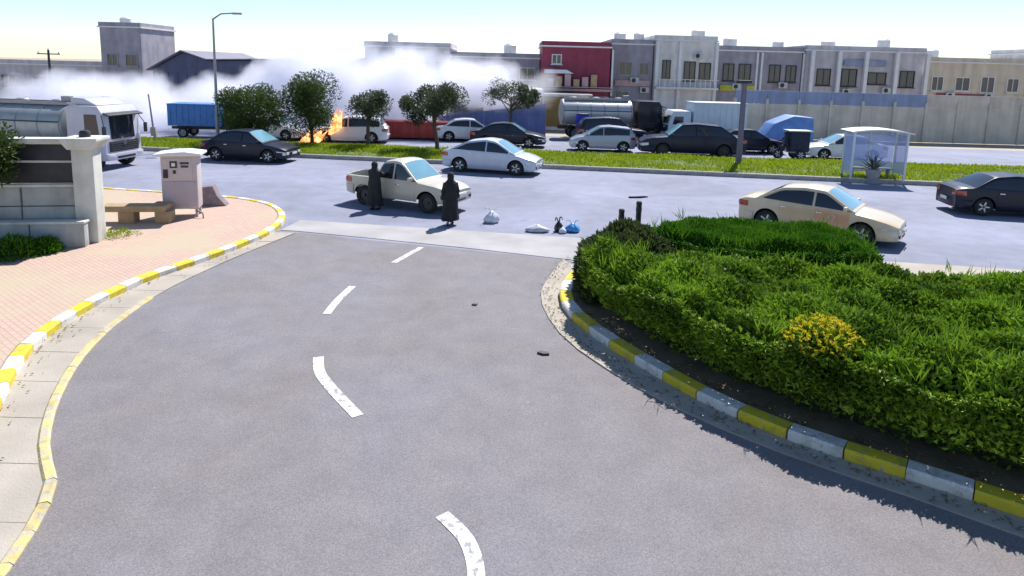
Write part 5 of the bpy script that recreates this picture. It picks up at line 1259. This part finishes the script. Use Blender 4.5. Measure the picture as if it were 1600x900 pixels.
# ================================================================== SMOKE
sm_ = bpy.data.materials.new('white_smoke'); sm_.use_nodes = True
n_ = sm_.node_tree; n_.nodes.clear(); L_ = n_.links
out = n_.nodes.new('ShaderNodeOutputMaterial'); pv = n_.nodes.new('ShaderNodeVolumePrincipled'); L_.new(pv.outputs[0], out.inputs['Volume'])
pv.inputs['Color'].default_value = (0.93, 0.94, 1.0, 1); pv.inputs['Anisotropy'].default_value = 0.25
tc_ = n_.nodes.new('ShaderNodeTexCoord')
def vmath(op, a, b=None):
    v = n_.nodes.new('ShaderNodeVectorMath'); v.operation = op; L_.new(a, v.inputs[0])
    if b is not None: v.inputs[1].default_value = b
    return v
def fmath(op, a, b):
    f = n_.nodes.new('ShaderNodeMath'); f.operation = op
    for i, q in enumerate((a, b)):
        if isinstance(q, (int, float)): f.inputs[i].default_value = q
        else: L_.new(q, f.inputs[i])
    return f.outputs[0]
shape = None
for c, rad in (((-21.5, 46.8, 0.4), (7.5, 3.6, 3.2)), ((-17.0, 46.8, 1.2), (6.0, 3.6, 3.3)), ((-12.5, 46.9, 2.6), (4.8, 3.6, 3.9)), ((-8.4, 47.4, 3.2), (5.0, 3.4, 3.0)), ((-3.0, 47.8, 3.6), (5.4, 3.0, 1.9)), ((-9.0, 46.8, 0.7), (5.0, 2.6, 2.6)), ((-29.0, 47.6, 1.6), (7.0, 3.2, 2.4)), ((-14.2, 47.6, 4.8), (3.8, 2.4, 1.9))):
    a = vmath('SUBTRACT', tc_.outputs['Object'], c); d = vmath('DIVIDE', a.outputs[0], rad); ln = vmath('LENGTH', d.outputs[0])
    e = fmath('SUBTRACT', 1.0, ln.outputs['Value']); shape = e if shape is None else fmath('MAXIMUM', shape, e)
nz_ = n_.nodes.new('ShaderNodeTexNoise'); nz_.inputs['Scale'].default_value = 0.36; nz_.inputs['Detail'].default_value = 5; nz_.inputs['Distortion'].default_value = 0.4
L_.new(tc_.outputs['Object'], nz_.inputs['Vector'])
q = fmath('SUBTRACT', nz_.outputs['Fac'], 0.5); q = fmath('MULTIPLY', q, 1.9); q = fmath('ADD', q, shape); q = fmath('ADD', q, 0.02)
q = fmath('MAXIMUM', q, 0.0); q = fmath('MULTIPLY', q, 1.3); L_.new(q, pv.inputs['Density'])
sk2 = MB().box((-14.5, 47.4, 3.9), (46, 8.4, 9.2)).build('smoke', sm_, ang=0)
stuff(sk2, 'thick white smoke drifting behind the median trees')

# ---- dry leaves and dust lumps along the gutters
M_DRY = leaf_mat('dry_leaf', (0.12, 0.075, 0.03), (0.34, 0.25, 0.12), trans=0.1)
lv = Leaves()
for k in range(800):
    if k % 5: p = random.choice(right_gut[6:]); q = p + Vector((abs(random.gauss(0, 0.22)), abs(random.gauss(0, 0.16)))); z = 0.04
    else: p = random.choice(lk_in[6:36]); q = p + Vector((abs(random.gauss(0.05, 0.18)), random.uniform(-0.2, 0.2))); z = 0.045
    lv.leaf(Vector((q.x, q.y, z)), Vector((random.gauss(0, 1), random.gauss(0, 1), random.uniform(-0.05, 0.25))), random.uniform(0.03, 0.08), random.uniform(0.015, 0.035), random.random(), Vector((0, 0, 1)))
for k in range(500):
    p = random.choice(ri[8:30]); q = p + Vector((abs(random.gauss(0, 0.2)), abs(random.gauss(0, 0.2))))
    lv.leaf(Vector((q.x, q.y, 0.128)), Vector((random.gauss(0, 1), random.gauss(0, 1), 0.15)), random.uniform(0.03, 0.09), 0.03, random.random(), Vector((0, 0, 1)))
stuff(lv.build('fallen_leaves', M_DRY), 'dry leaves and bits blown along the gutters')
